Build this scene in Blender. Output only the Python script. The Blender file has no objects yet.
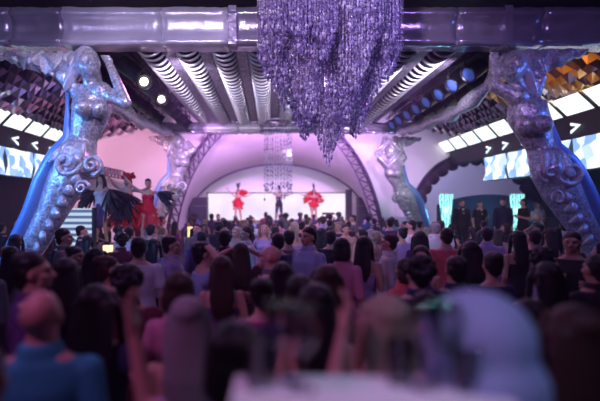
import bpy, math, random
from mathutils import Vector, Matrix, Quaternion
R = math.radians
PI = math.pi
rnd = random.Random(7)
SC = bpy.context.scene
COL = SC.collection

# ------------------------------------------------------------------ camera, world, light, exposure
CX, CY, F, HC = 270.0, 205.0, 450.0, 2.1        # vanishing point, focal length (px of a 600 x 401 frame), eye height


def P(u, v, Y):
    return Vector(((u - CX) / F * Y, Y, HC + (CY - v) / F * Y))


cam = bpy.data.cameras.new('camera')
cam.sensor_width = 36.0
cam.lens = 36.0 * F / 600.0
cam.shift_x = (300 - CX) / 600.0
cam.shift_y = (CY - 200.5) / 600.0
cam.clip_start, cam.clip_end = 0.05, 200
cam.dof.use_dof = True
cam.dof.focus_distance = 7.0
cam.dof.aperture_fstop = 0.027 / 0.048
cam_o = bpy.data.objects.new('camera', cam)
COL.objects.link(cam_o)
cam_o.location = (0, 0, HC)
cam_o.rotation_euler = (R(90), 0, 0)
SC.camera = cam_o

vs = SC.view_settings
vs.view_transform = 'Standard'
vs.look = 'None'
vs.exposure = 0.0
vs.gamma = 1.0
vs.use_curve_mapping = False
SC.cycles.use_denoising = True
SC.cycles.max_bounces = 6
SC.cycles.transparent_max_bounces = 8
SC.cycles.sample_clamp_indirect = 4.0

world = bpy.data.worlds.new('club_dark')
SC.world = world
world.use_nodes = True
bg = world.node_tree.nodes['Background']
bg.inputs[0].default_value = (0.16, 0.09, 0.40, 1)
bg.inputs[1].default_value = 0.20
haze = world.node_tree.nodes.new('ShaderNodeVolumeScatter')          # thin stage haze
haze.inputs['Color'].default_value = (0.74, 0.56, 1.0, 1)
haze.inputs['Density'].default_value = 0.006
haze.inputs['Anisotropy'].default_value = 0.3
world.node_tree.links.new(haze.outputs[0], world.node_tree.nodes['World Output'].inputs['Volume'])


def lamp(kind, name, loc, target, energy, color, size=0.5, angle=60, blend=0.6, size_y=None):
    l = bpy.data.lights.new(name, kind)
    l.energy = energy
    l.color = color
    if kind == 'AREA':
        l.size = size
        if size_y:
            l.shape = 'RECTANGLE'
            l.size_y = size_y
    else:
        l.shadow_soft_size = size
    if kind == 'SPOT':
        l.spot_size = R(angle)
        l.spot_blend = blend
    o = bpy.data.objects.new(name, l)
    COL.objects.link(o)
    o.location = loc
    d = Vector(target) - Vector(loc)
    o.rotation_euler = d.to_track_quat('-Z', 'Y').to_euler()
    return o


# violet lamps added out of view, brightening the beam, chandelier and figures
lamp('SPOT', 'rear_fill', (-3.0, 0.5, 5.9), (-3.0, 8, 4.9), 950, (0.60, 0.50, 1.0), 0.5, 62, 0.9)
lamp('SPOT', 'rear_fill', (3.6, 0.5, 5.9), (4.2, 8, 4.9), 420, (0.52, 0.30, 0.98), 0.5, 62, 0.9)
lamp('SPOT', 'beam_fill', (-1.7, 3.6, 3.9), (-1.75, 8, 5.2), 260, (0.85, 0.74, 1.0), 0.2, 36, 0.6)
lamp('SPOT', 'chandelier_fill', (-1.2, 1.0, 5.6), (0.9, 7, 4.3), 1400, (0.80, 0.58, 1.0), 0.3, 44)
lamp('SPOT', 'chandelier_fill', (3.4, 2.0, 5.6), (0.9, 7, 4.2), 700, (0.55, 0.45, 1.0), 0.3, 40)
# pink / lilac wash on the tent from the far beam
for x in (-1.5, 0.5, 2.5):
    lamp('SPOT', 'tent_wash', (x, 16.5, 5.1), (x * 1.2, 22.5, 2.4), 900, (0.80, 0.38, 1.0), 0.3, 120, 0.9)
for x in (-1.9, 3.0):
    lamp('SPOT', 'tent_wash', (x, 8.7, 4.4), (x * 1.3 - 0.2, 21.5, 3.15), 4600, (0.80, 0.40, 1.0), 0.2, 22, 0.7)
lamp('SPOT', 'far_statue_key', (2.4, 9.0, 4.5), (4.8, 16.6, 3.3), 700, (0.80, 0.74, 1.0), 0.1, 18, 0.6)  # added keys that brighten the far statues, no fixtures there
lamp('SPOT', 'far_statue_key', (-0.8, 9.0, 4.5), (-3.4, 16.6, 3.3), 520, (0.46, 0.50, 1.0), 0.1, 18, 0.6)
lamp('SPOT', 'tent_wash', (-4.9, 13.2, 4.4), (-6.0, 19.0, 2.9), 1100, (1.0, 0.42, 0.70), 0.3, 78, 0.8)
lamp('SPOT', 'tent_wash', (5.6, 16.6, 4.9), (6.2, 19.6, 3.6), 110, (0.62, 0.46, 1.0), 0.3, 140, 0.8)
lamp('AREA', 'stage_wash', (0.3, 23.6, 3.9), (0.3, 25.8, 3.2), 55, (0.70, 0.52, 1.0), 5.0, size_y=0.4)
lamp('SPOT', 'lounge_wash', (7.6, 19.8, 4.3), (8.4, 23, 3.0), 380, (0.52, 0.48, 1.0), 0.3, 140, 0.8)
# lamps added behind the front beam to brighten the ringed tubes and far beam
for x in (-1.9, 0.9, 3.5):
    lamp('SPOT', 'tube_fill', (x, 8.6, 4.55), (x * 0.9 + 0.1, 15.5, 5.1), 300, (0.86, 0.74, 1.0), 0.1, 95, 0.8)
# magenta and violet spots above the dance floor
for x, y, c, e in ((-1.6, 13.5, (0.85, 0.40, 1.0), 380), (2.2, 14.0, (0.72, 0.42, 1.0), 380),
                   (-2.2, 8.8, (0.85, 0.22, 0.75), 110), (3.1, 8.9, (0.8, 0.22, 0.75), 100)):
    lamp('SPOT', 'dance_floor_spot', (x, y, 4.75), (x * 0.7, y - 1.5, 1.2), e, c, 0.15, 120, 0.8)
# added violet fill over the audience, added rose and blue spots on the near rows
lamp('SPOT', 'audience_fill', (-3.2, 2.2, 5.9), (-0.8, 5.5, 1.5), 170, (0.50, 0.32, 1.0), 0.3, 110, 0.9)
lamp('SPOT', 'audience_fill', (4.0, 3.0, 5.9), (1.5, 6.0, 1.5), 110, (0.46, 0.34, 1.0), 0.3, 110, 0.9)
lamp('SPOT', 'near_row_fill', (-1.8, 0.3, 4.4), (-0.2, 1.8, 1.4), 130, (0.86, 0.26, 0.84), 0.2, 85, 0.8)
lamp('SPOT', 'near_row_fill', (2.2, -0.6, 4.6), (0.62, 1.3, 1.6), 130, (0.46, 0.50, 1.0), 0.2, 22, 0.6)
# blue side light
lamp('SPOT', 'blue_side_spot', (-7.2, 5.6, 3.6), (-3.8, 8, 2.6), 900, (0.10, 0.32, 1.0), 0.3, 60, 0.5)
lamp('SPOT', 'blue_side_spot', (8.6, 6.4, 4.2), (5.1, 8, 3.2), 260, (0.10, 0.22, 1.0), 0.3, 60, 0.5)
lamp('SPOT', 'amber_spot', (5.6, 9.0, 4.55), (7.2, 10.6, 5.0), 130, (1.0, 0.42, 0.10), 0.1, 120, 0.5)
lamp('SPOT', 'statue_key', (-1.2, 4.6, 5.5), (-3.4, 8, 3.6), 330, (0.80, 0.70, 1.0), 0.2, 44, 0.5)


# ------------------------------------------------------------------ materials
def mat(name, col, rough=0.5, metal=0.0, noise=0.0, scale=8.0, bump=0.0, vor=False, emit=None, estr=0.0, spec=0.5, sss=0.0, col2=None, wave=False):
    m = bpy.data.materials.new(name)
    m.use_nodes = True
    nt = m.node_tree
    b = nt.nodes['Principled BSDF']
    b.inputs['Base Color'].default_value = (*col, 1)
    b.inputs['Roughness'].default_value = rough
    b.inputs['Metallic'].default_value = metal
    b.inputs['Specular IOR Level'].default_value = spec
    if emit:
        b.inputs['Emission Color'].default_value = (*emit, 1)
        b.inputs['Emission Strength'].default_value = estr
    if noise or bump:
        tc = nt.nodes.new('ShaderNodeTexCoord')
        if vor:
            t = nt.nodes.new('ShaderNodeTexVoronoi')
            t.inputs['Scale'].default_value = scale
            out = t.outputs['Color']
            hout = t.outputs['Distance']
            bw = nt.nodes.new('ShaderNodeSeparateColor')
            nt.links.new(out, bw.inputs[0])
            fac = bw.outputs[0]
        elif wave:
            t = nt.nodes.new('ShaderNodeTexWave')
            t.inputs['Scale'].default_value = scale
            t.inputs['Distortion'].default_value = 4
            t.inputs['Detail'].default_value = 3
            fac = hout = t.outputs['Fac']
        else:
            t = nt.nodes.new('ShaderNodeTexNoise')
            t.inputs['Scale'].default_value = scale
            t.inputs['Detail'].default_value = 4
            fac = hout = t.outputs['Fac']
        nt.links.new(tc.outputs['Object'], t.inputs['Vector'])
        if noise:
            mx = nt.nodes.new('ShaderNodeMix')
            mx.data_type = 'RGBA'
            c2 = col2 or tuple(c * (1 - noise) for c in col)
            mx.inputs['A'].default_value = (*col, 1)
            mx.inputs['B'].default_value = (*c2, 1)
            nt.links.new(fac, mx.inputs['Factor'])
            nt.links.new(mx.outputs['Result'], b.inputs['Base Color'])
        if bump:
            bp = nt.nodes.new('ShaderNodeBump')
            bp.inputs['Strength'].default_value = bump
            bp.inputs['Distance'].default_value = 0.03
            nt.links.new(hout, bp.inputs['Height'])
            nt.links.new(bp.outputs['Normal'], b.inputs['Normal'])
    return m


M = {}
M['floor'] = mat('dark_floor', (0.05, 0.045, 0.06), 0.35, 0, 0.5, 3)
M['wall'] = mat('dark_wall', (0.035, 0.03, 0.055), 0.7, 0, 0.5, 4)
M['ceiling'] = mat('black_ceiling', (0.02, 0.018, 0.03), 0.7, 0, 0.4, 4)
M['foil'] = mat('silver_foil', (0.70, 0.66, 0.84), 0.24, 0.65, 0.45, 3.2, 1.0)
M['foil2'] = mat('pale_silver_foil', (0.90, 0.86, 0.98), 0.34, 0.4, 0.2, 3.0, 0.8)
M['mosaic'] = mat('silver_mosaic', (0.86, 0.84, 0.95), 0.32, 0.45, 0.6, 30, 0.25, vor=True)
M['mosaic_fine'] = mat('sequin_silver', (0.9, 0.88, 0.98), 0.26, 0.45, 0.5, 60, 0.35, vor=True)
M['bluelit_fin'] = mat('blue_lit_silver', (0.22, 0.42, 0.95), 0.4, 0.3, 0.2, 12, 0.2)  # silver with the blue side light put into its colour
M['tube'] = mat('black_gloss_tube', (0.012, 0.009, 0.02), 0.4, 0.0, 0.3, 6, spec=0.3)
M['hoop'] = mat('chrome_hoop', (0.92, 0.88, 0.98), 0.28, 0.45, 0.1, 8)
M['rail'] = mat('sequin_rail', (0.50, 0.42, 0.62), 0.3, 0.4, 0.85, 30, 0.5, vor=True)
M['can'] = mat('black_lamp_can', (0.012, 0.012, 0.02), 0.35, 0.2, 0.3, 10)
M['lens'] = mat('blue_lens', (0.08, 0.15, 0.5), 0.15, 0.0, 0.3, 10, emit=(0.12, 0.25, 1.0), estr=0.15)
M['lamp_glow'] = mat('lamp_glow', (1, 1, 1), 0.4, 0, 0.05, 5, emit=(1.0, 0.86, 0.7), estr=6)
M['tent'] = mat('white_tent_fabric', (0.86, 0.82, 0.86), 0.75, 0, 0.06, 0.8, 0.12)
M['truss'] = mat('dark_truss', (0.11, 0.08, 0.16), 0.45, 0.6, 0.3, 8)
M['black'] = mat('matt_black', (0.014, 0.012, 0.018), 0.55, 0, 0.3, 12)
M['grille'] = mat('speaker_grille', (0.025, 0.025, 0.05), 0.5, 0.3, 0.6, 60, 0.3, vor=True)
M['valance'] = mat('plum_valance', (0.16, 0.07, 0.17), 0.8, 0, 0.3, 12, 0.2)
M['stage'] = mat('stage_deck', (0.06, 0.05, 0.08), 0.5, 0, 0.3, 5)
M['curtain'] = mat('midnight_curtain', (0.03, 0.04, 0.12), 0.8, 0, 0.5, 6, 0.3)
M['whitetop'] = mat('white_table', (0.86, 0.86, 0.88), 0.35, 0, 0.05, 4)
M['chrome'] = mat('chrome_post', (0.7, 0.7, 0.75), 0.2, 1.0, 0.1, 8)
M['redfeather'] = mat('red_feathers', (0.75, 0.015, 0.03), 0.6, 0, 0.4, 30)
M['blackfeather'] = mat('black_feathers', (0.016, 0.014, 0.03), 0.5, 0, 0.3, 30)
M['amber_panel'] = mat('amber_lit_panel', (0.9, 0.7, 0.4), 0.5, 0, 0.1, 6, emit=(1.0, 0.72, 0.32), estr=1.3)
M['eye'] = mat('dark_eye', (0.02, 0.015, 0.012), 0.2, 0, 0.1, 40)
M['lips'] = mat('lips', (0.42, 0.10, 0.11), 0.4, 0, 0.1, 40)
M['shoe'] = mat('black_shoe', (0.02, 0.02, 0.02), 0.35, 0, 0.2, 20)
M['badge'] = mat('amber_badge', (0.9, 0.55, 0.12), 0.5, 0, 0.1, 20)
M['gold'] = mat('gold_trim', (0.8, 0.55, 0.2), 0.3, 0.9, 0.2, 20)


def bead_mat(name, ramp):
    m = mat(name, (0.6, 0.5, 0.9), 0.09, 0.2, 0.1, 9, spec=0.9)
    nt = m.node_tree
    b = nt.nodes['Principled BSDF']
    g = nt.nodes.new('ShaderNodeNewGeometry')
    cr = nt.nodes.new('ShaderNodeValToRGB')
    cr.color_ramp.interpolation = 'CONSTANT'
    els = cr.color_ramp.elements
    for i, (p, c) in enumerate(ramp):
        e = els[i] if i < 2 else els.new(p)
        e.position = p
        e.color = (*c, 1)
    nt.links.new(g.outputs['Random Per Island'], cr.inputs[0])
    nt.links.new(cr.outputs[0], b.inputs['Base Color'])
    return m


M['crystal'] = bead_mat('crystal_beads', ((0, (0.20, 0.15, 0.32)), (0.40, (0.46, 0.38, 0.66)), (0.78, (0.75, 0.66, 0.95)), (0.93, (0.98, 0.95, 1.0))))  # random dark, lilac and white bead tones paint in the glints
M['crystal2'] = bead_mat('clear_crystal_beads', ((0, (0.26, 0.20, 0.38)), (0.34, (0.56, 0.48, 0.74)), (0.72, (0.85, 0.78, 0.98)), (0.90, (1.0, 0.97, 1.0))))


def glass_mat():
    m = bpy.data.materials.new('drinking_glass')
    m.use_nodes = True
    b = m.node_tree.nodes['Principled BSDF']
    b.inputs['Base Color'].default_value = (0.95, 0.95, 1, 1)
    b.inputs['Roughness'].default_value = 0.03
    b.inputs['Transmission Weight'].default_value = 1.0
    b.inputs['IOR'].default_value = 1.3
    return m


M['prism'] = bead_mat('mirror_prisms', ((0, (0.02, 0.015, 0.03)), (0.40, (0.16, 0.10, 0.20)), (0.72, (0.45, 0.30, 0.45)), (0.90, (0.95, 0.80, 0.95))))  # pink and white steps paint glints into the mirror colour
M['prism_goldlit'] = bead_mat('mirror_prisms_goldlit', ((0, (0.02, 0.015, 0.025)), (0.42, (0.12, 0.08, 0.14)), (0.74, (0.70, 0.42, 0.14)), (0.90, (0.90, 0.75, 0.65))))  # gold and pale steps paint amber light and glints into the colour
for k in ('prism', 'prism_goldlit'):
    M[k].node_tree.nodes['Principled BSDF'].inputs['Metallic'].default_value = 0.6
M['glass'] = glass_mat()


def screen_mat(name, c1, c2, strength, scale, kind='NOISE'):
    m = bpy.data.materials.new(name)
    m.use_nodes = True
    nt = m.node_tree
    b = nt.nodes['Principled BSDF']
    b.inputs['Base Color'].default_value = (0.05, 0.05, 0.05, 1)
    b.inputs['Roughness'].default_value = 0.4
    tc = nt.nodes.new('ShaderNodeTexCoord')
    if kind == 'NOISE':
        t = nt.nodes.new('ShaderNodeTexNoise')
        t.inputs['Scale'].default_value = scale
        t.inputs['Detail'].default_value = 3
        fac = t.outputs['Fac']
    elif kind == 'WAVE':
        t = nt.nodes.new('ShaderNodeTexWave')
        t.bands_direction = 'Z'
        t.inputs['Scale'].default_value = scale
        fac = t.outputs['Fac']
    elif kind == 'SQUIGGLE':
        t = nt.nodes.new('ShaderNodeTexWave')
        t.bands_direction = 'X'
        t.inputs['Scale'].default_value = scale
        t.inputs['Distortion'].default_value = 6
        t.inputs['Detail Scale'].default_value = 2
        fac = t.outputs['Fac']
    else:
        t = nt.nodes.new('ShaderNodeTexVoronoi')
        t.inputs['Scale'].default_value = scale
        s = nt.nodes.new('ShaderNodeSeparateColor')
        nt.links.new(t.outputs['Color'], s.inputs[0])
        fac = s.outputs[0]
    nt.links.new(tc.outputs['Object'], t.inputs['Vector'])
    cr = nt.nodes.new('ShaderNodeValToRGB')
    cr.color_ramp.elements[0].position = 0.35
    cr.color_ramp.elements[1].position = 0.62
    cr.color_ramp.elements[0].color = (*c1, 1)
    cr.color_ramp.elements[1].color = (*c2, 1)
    nt.links.new(fac, cr.inputs[0])
    nt.links.new(cr.outputs[0], b.inputs['Emission Color'])
    b.inputs['Emission Strength'].default_value = strength
    return m


M['screen'] = screen_mat('led_screen', (0.72, 0.62, 0.86), (0.98, 0.86, 0.98), 1.12, 0.55)
M['panel_white'] = screen_mat('white_light_panel', (0.75, 0.88, 1.0), (1, 1, 1), 1.5, 1.6)
M['panel_blue'] = screen_mat('crystal_light_panel', (0.22, 0.40, 0.95), (0.80, 0.93, 1.0), 1.4, 3.4, 'VOR')
M['louvre'] = screen_mat('striped_light_screen', (0.10, 0.16, 0.35), (0.70, 0.82, 1.0), 0.8, 2.4, 'WAVE')
M['cyan'] = screen_mat('cyan_led_lamp', (0.02, 0.25, 0.35), (0.45, 1.0, 0.95), 1.5, 3.2, 'SQUIGGLE')


# ------------------------------------------------------------------ mesh building
class MB:
    def __init__(s):
        s.v, s.f = [], []

    def add(s, vs_, fs_):
        n = len(s.v)
        s.v += [tuple(p) for p in vs_]
        s.f += [tuple(i + n for i in f) for f in fs_]
        return s

    def box(s, c, d, rot=None):
        hx, hy, hz = d[0] / 2, d[1] / 2, d[2] / 2
        pts = [Vector((x, y, z)) for x in (-hx, hx) for y in (-hy, hy) for z in (-hz, hz)]
        if rot is not None:
            pts = [rot @ p for p in pts]
        c = Vector(c)
        return s.add([p + c for p in pts], [(0, 1, 3, 2), (4, 6, 7, 5), (0, 4, 5, 1), (2, 3, 7, 6), (0, 2, 6, 4), (1, 5, 7, 3)])

    def loft(s, rings, caps=True):
        n = len(rings[0])
        vs_ = [p for r in rings for p in r]
        fs_ = []
        for i in range(len(rings) - 1):
            for j in range(n):
                k = (j + 1) % n
                fs_.append((i * n + j, i * n + k, (i + 1) * n + k, (i + 1) * n + j))
        if caps:
            fs_.append(tuple(range(n))[::-1])
            fs_.append(tuple(range((len(rings) - 1) * n, len(rings) * n)))
        return s.add(vs_, fs_)

    def ell(s, c, r, seg=14, rng=9, rot=None):
        c = Vector(c)
        rings = []
        for i in range(rng + 1):
            a = -PI / 2 + PI * (i + 0.02) / (rng + 0.04)
            rings.append([c + ((rot @ Vector((r[0] * math.cos(a) * math.cos(2 * PI * j / seg), r[1] * math.cos(a) * math.sin(2 * PI * j / seg), r[2] * math.sin(a)))) if rot else
                               Vector((r[0] * math.cos(a) * math.cos(2 * PI * j / seg), r[1] * math.cos(a) * math.sin(2 * PI * j / seg), r[2] * math.sin(a)))) for j in range(seg)])
        return s.loft(rings)

    def zloft(s, rows, seg=20, e=2.0):     # rows of (z, cx, cy, rx, ry)
        rings = []
        for z, cx, cy, rx, ry in rows:
            ring = []
            for j in range(seg):
                a = 2 * PI * j / seg
                ca, sa = math.cos(a), math.sin(a)
                ring.append(Vector((cx + rx * math.copysign(abs(ca) ** (2 / e), ca), cy + ry * math.copysign(abs(sa) ** (2 / e), sa), z)))
            rings.append(ring)
        return s.loft(rings)

    def tube(s, pts, rad, seg=10, sq=1.0, up=(0, 1, 0), closed=False):
        pts = [Vector(p) for p in pts]
        if not hasattr(rad, '__len__'):
            rad = [rad] * len(pts)
        rings = []
        up = Vector(up)
        n = len(pts)
        for i, p in enumerate(pts):
            if closed:
                t = pts[(i + 1) % n] - pts[i - 1]
            else:
                t = pts[min(i + 1, n - 1)] - pts[max(i - 1, 0)]
            t.normalize()
            a = up - t * up.dot(t)
            if a.length < 1e-3:
                a = Vector((1, 0, 0)) - t * t.x
                if a.length < 1e-3:
                    a = Vector((0, 0, 1)) - t * t.z
            a.normalize()
            b = t.cross(a)
            rings.append([p + a * (rad[i] * sq * math.cos(2 * PI * j / seg)) + b * (rad[i] * math.sin(2 * PI * j / seg)) for j in range(seg)])
        if closed:
            rings.append(rings[0])
            return s.loft(rings, False)
        return s.loft(rings)

    def cap(s, p0, p1, r0, r1, seg=12):
        p0, p1 = Vector(p0), Vector(p1)
        t = (p1 - p0)
        L = t.length
        if L < 1e-5:
            return s.ell(p0, (r0,) * 3)
        t /= L
        pts, rr = [], []
        for a in (80, 45, 15):
            pts.append(p0 - t * r0 * math.sin(R(a)))
            rr.append(r0 * math.cos(R(a)))
        for a in (15, 45, 80):
            pts.append(p1 + t * r1 * math.sin(R(a)))
            rr.append(r1 * math.cos(R(a)))
        return s.tube(pts, rr, seg, up=(0.3, 0.9, 0.2))

    def lathe(s, prof, c=(0, 0, 0), seg=20):
        c = Vector(c)
        return s.loft([[c + Vector((r * math.cos(2 * PI * j / seg), r * math.sin(2 * PI * j / seg), z)) for j in range(seg)] for r, z in prof])

    def shift(s, d):
        s.v = [(a + d[0], b + d[1], c + d[2]) for a, b, c in s.v]
        return s

    def mesh(s, name, smooth=True):
        me = bpy.data.meshes.new(name)
        me.from_pydata(s.v, [], s.f)
        if smooth:
            me.polygons.foreach_set('use_smooth', [True] * len(me.polygons))
        me.update()
        return me

    def build(s, name, m, parent=None, smooth=True, loc=None):
        return put(name, s.mesh(name, smooth), m, parent, loc)

    def sculpt(s, name, voxel, it=3):
        me = s.mesh('tmp')
        o = bpy.data.objects.new('tmp', me)
        COL.objects.link(o)
        r = o.modifiers.new('r', 'REMESH')
        r.mode = 'VOXEL'
        r.voxel_size = voxel
        r.use_smooth_shade = True
        if it:
            sm = o.modifiers.new('s', 'SMOOTH')
            sm.factor = 0.5
            sm.iterations = it
        dg = bpy.context.evaluated_depsgraph_get()
        dg.update()
        out = bpy.data.meshes.new_from_object(o.evaluated_get(dg))
        out.name = name
        bpy.data.objects.remove(o)
        bpy.data.meshes.remove(me)
        return out


def put(name, me, m, parent=None, loc=None):
    if len(me.materials) == 0:
        me.materials.append(m)
    o = bpy.data.objects.new(name, me)
    COL.objects.link(o)
    if parent:
        o.parent = parent
    if loc is not None:
        o.location = loc
    o.material_slots[0].link = 'OBJECT'
    o.material_slots[0].material = m
    return o


def tag(o, label, cat, group=None, kind=None):
    o['label'] = label
    o['category'] = cat
    if group:
        o['group'] = group
    if kind:
        o['kind'] = kind
    return o


def struct(o, label=None):
    o['kind'] = 'structure'
    if label:
        o['label'] = label
        o['category'] = 'structure'
    return o


def empty(name, loc, rz=0.0):
    o = bpy.data.objects.new(name, None)
    o.empty_display_size = 0.2
    COL.objects.link(o)
    o.location = loc
    o.rotation_euler = (0, 0, rz)
    return o


def dup(o, parent=None):
    c = o.copy()
    COL.objects.link(c)
    if parent:
        c.parent = parent
    for ch in list(o.children):
        dup(ch, c)
    return c


ORD = ['first', 'second', 'third', 'fourth', 'fifth', 'sixth', 'seventh', 'eighth', 'ninth', 'tenth', 'eleventh', 'twelfth', 'thirteenth',
       'fourteenth', 'fifteenth', 'sixteenth', 'seventeenth', 'eighteenth', 'nineteenth', 'twentieth', 'twenty-first', 'twenty-second', 'twenty-third',
       'twenty-fourth', 'twenty-fifth', 'twenty-sixth', 'twenty-seventh', 'twenty-eighth', 'twenty-ninth', 'thirtieth']

# ------------------------------------------------------------------ the hall
XL, XR, YB, YF, ZC = -8.2, 13.0, 27.0, -3.5, 6.3
struct(MB().box(((XL + XR) / 2, (YB + YF) / 2, -0.1), (XR - XL + 0.4, YB - YF, 0.2)).build('floor', M['floor'], smooth=False))
struct(MB().box(((XL + XR) / 2, (18 + YF) / 2, ZC + 0.1), (XR - XL + 0.4, 18 - YF, 0.2)).build('ceiling', M['ceiling'], smooth=False))
struct(MB().box((XL - 0.1, (YB + YF) / 2, ZC / 2), (0.2, YB - YF, ZC)).build('wall_left', M['wall'], smooth=False))
struct(MB().box((XR + 0.1, (YB + YF) / 2, ZC / 2), (0.2, YB - YF, ZC)).build('wall_right', M['wall'], smooth=False))
struct(MB().box(((XL + XR) / 2, YB + 0.1, ZC / 2 + 1), (XR - XL + 0.4, 0.2, ZC + 2)).build('wall_back', M['wall'], smooth=False))

# tent membranes
def arch(cx, Y, z0, a, b, t0=0.0, t1=PI, n=40, dy=0.0):
    return [Vector((cx + a * math.cos(t0 + (t1 - t0) * i / n), Y + dy, z0 + b * math.sin(t0 + (t1 - t0) * i / n))) for i in range(n + 1)]


def sheet(rows):
    mb = MB()
    n = len(rows[0])
    vs_ = [p for r in rows for p in r]
    fs_ = []
    for i in range(len(rows) - 1):
        for j in range(n - 1):
            fs_.append((i * n + j, i * n + j + 1, (i + 1) * n + j + 1, (i + 1) * n + j))
    return mb.add(vs_, fs_)


AX, AY, AA, AB = 0.2, 18.6, 4.4, 6.16
BX, BY, BA, BB, BZ = 0.41, 23.0, 4.6, 3.0, 1.2
rows = []
ra = arch(AX, AY, 0.0, AA, AB, n=48)
rb = arch(BX, BY, BZ, BA, BB, n=48)
for k in range(15):
    t = k / 14
    s_ = t + 0.20 * math.sin(PI * t)         # sags towards the inside, as tensioned fabric does
    rows.append([Vector((p.x + (q.x - p.x) * t, p.y + (q.y - p.y) * t, p.z + (q.z - p.z) * min(1, s_ * 0.93 + 0.07 * t))) for p, q in zip(ra, rb)])
o = sheet(rows).build('tent_canopy', M['tent'])
struct(o)
tag(o, 'pink lit white tent canopy between the truss arch and the stage', 'tent')
# back of the stage
o = sheet([arch(BX, BY + 3.2, BZ, BA * f_, BB * f_, n=40) for f_ in (1.15, 0.6, 0.01)]).build('wall_stage', M['tent'])
struct(o)

# right side membrane with its arched opening
CXr, CYr, CZ0, CA, CB = 8.7, 19.0, 1.6, 2.75, 2.72
inner, mid, outer = [], [], []
N = 60
for i in range(N + 1):
    a = PI * i / N
    c, s = math.cos(a), math.sin(a)
    pi_ = Vector((CXr + CA * c, CYr, CZ0 + CB * s))
    k = 1 / max(abs(c) / (5.6 if c < 0 else 4.6), s / 4.4, 1e-4)
    x = max(CXr + c * k, AX + 0.12 + AA * math.sqrt(max(0, 1 - ((CZ0 + s * k) / AB) ** 2)))
    po = Vector((x, CYr - 0.6 + 0.5 * s, CZ0 + s * k))
    inner.append(pi_)
    outer.append(po)
rows = []
for k in range(9):
    t = k / 8
    rows.append([p.lerp(q, t) + Vector((0, 0.55 * math.sin(PI * t), 0)) for p, q in zip(inner, outer)])
o = sheet(rows).build('tent_side_wall', M['tent'])
struct(o)
tag(o, 'lilac tent wall around the scalloped arch over the lounge', 'tent')
# left side membrane
rows = []
for k in range(13):
    t = k / 12
    row = []
    for j in range(17):
        q = j / 16
        x = -3.9 + (XL - 0.0 + 3.9) * t
        z = 0.0 + 6.2 * q
        xa = AX - AA * math.sqrt(max(0, 1 - (z / AB) ** 2))
        x = xa + (XL - xa) * t
        row.append(Vector((x, AY + 1.1 * math.sin(PI * min(1, t * 0.9)) * (1 - 0.5 * q) + 0.02 - 1.2 * t * t, z)))
    rows.append(row)
o = sheet(rows).build('tent_side_wall', M['tent'])
struct(o)
tag(o, 'pink lit tent wall behind the costumed performers', 'tent')
# lounge back wall beyond the arch
struct(sheet([[Vector((5.7 + 7.2 * i / 12, 22.6 + 0.5 * math.sin(PI * i / 12), z)) for i in range(13)] for z in (0, 2.5, 5.5)]).build('wall_lounge', M['tent']))


def truss(name, pts, r, w, inward, label, group=None):
    """triangular truss following pts; inward(p) = unit vector towards the inside."""
    t = empty(name, (0, 0, 0))
    tag(t, label, 'truss', group)
    ch = []
    for k, (di, dy) in enumerate(((0, -w / 2), (0, w / 2), (w, 0))):
        q = [p + inward(p) * di + Vector((0, dy, 0)) for p in pts]
        ch.append(q)
        MB().tube(q, r, 6).build('chord', M['truss'], t)
    lat = MB()
    for i in range(0, len(pts) - 1):
        for a, b in ((0, 2), (1, 2), (0, 1)):
            lat.tube([ch[a][i], ch[b][i + 1]], r * 0.6, 5)
            lat.tube([ch[b][i], ch[a][i]], r * 0.6, 5)
    lat.build('lattice', M['truss'], t)
    return t


truss('truss_arch', arch(AX, AY - 0.35, 0.0, AA + 0.02, AB, 0.0, PI, 44), 0.035, 0.36,
      lambda p: (Vector((AX, p.y, 1.0)) - p).normalized(), 'dark lattice truss arch holding up the pink tent canopy')
struct(MB().tube(arch(BX, BY - 0.05, BZ, BA, BB, 0, PI, 40), 0.075, 8).build('trim_1', M['truss']))
struct(MB().tube(arch(CXr, CYr - 0.05, CZ0, CA, CB, 0.0, PI, 40), 0.06, 8).build('trim_2', M['truss']))
# horizontal truss at the left
pts = [P(88 + 34 * i / 10, 164 + 7 * i / 10, 17.2) for i in range(11)]
truss('roof_truss', pts, 0.03, 0.3, lambda p: Vector((0, 0, -1)), 'short dark truss on the tent wall behind the performers')

# valance
n = 15
inn, outp = [], []
for i in range(n * 8 + 1):
    a = PI * i / (n * 8)
    sc = abs(math.sin(PI * i / 8))
    w = 0.42 + 0.15 * sc ** 0.6
    d = Vector((math.cos(a), 0, math.sin(a)))
    outp.append(Vector((CXr + (CA - 0.02) * math.cos(a), CYr - 0.02, CZ0 + (CB - 0.02) * math.sin(a))))
    inn.append(Vector((CXr + (CA - w) * math.cos(a), CYr + 0.10 * math.sin(i * 0.9) * 0.4, CZ0 + (CB - w) * math.sin(a))))
back = [p + Vector((0, 0.02, 0)) for p in inn]
backo = [p + Vector((0, 0.02, 0)) for p in outp]
tag(sheet([outp, inn, back, backo]).build('valance', M['valance']), 'plum scalloped fabric valance hanging in the lounge arch', 'valance')

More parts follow.
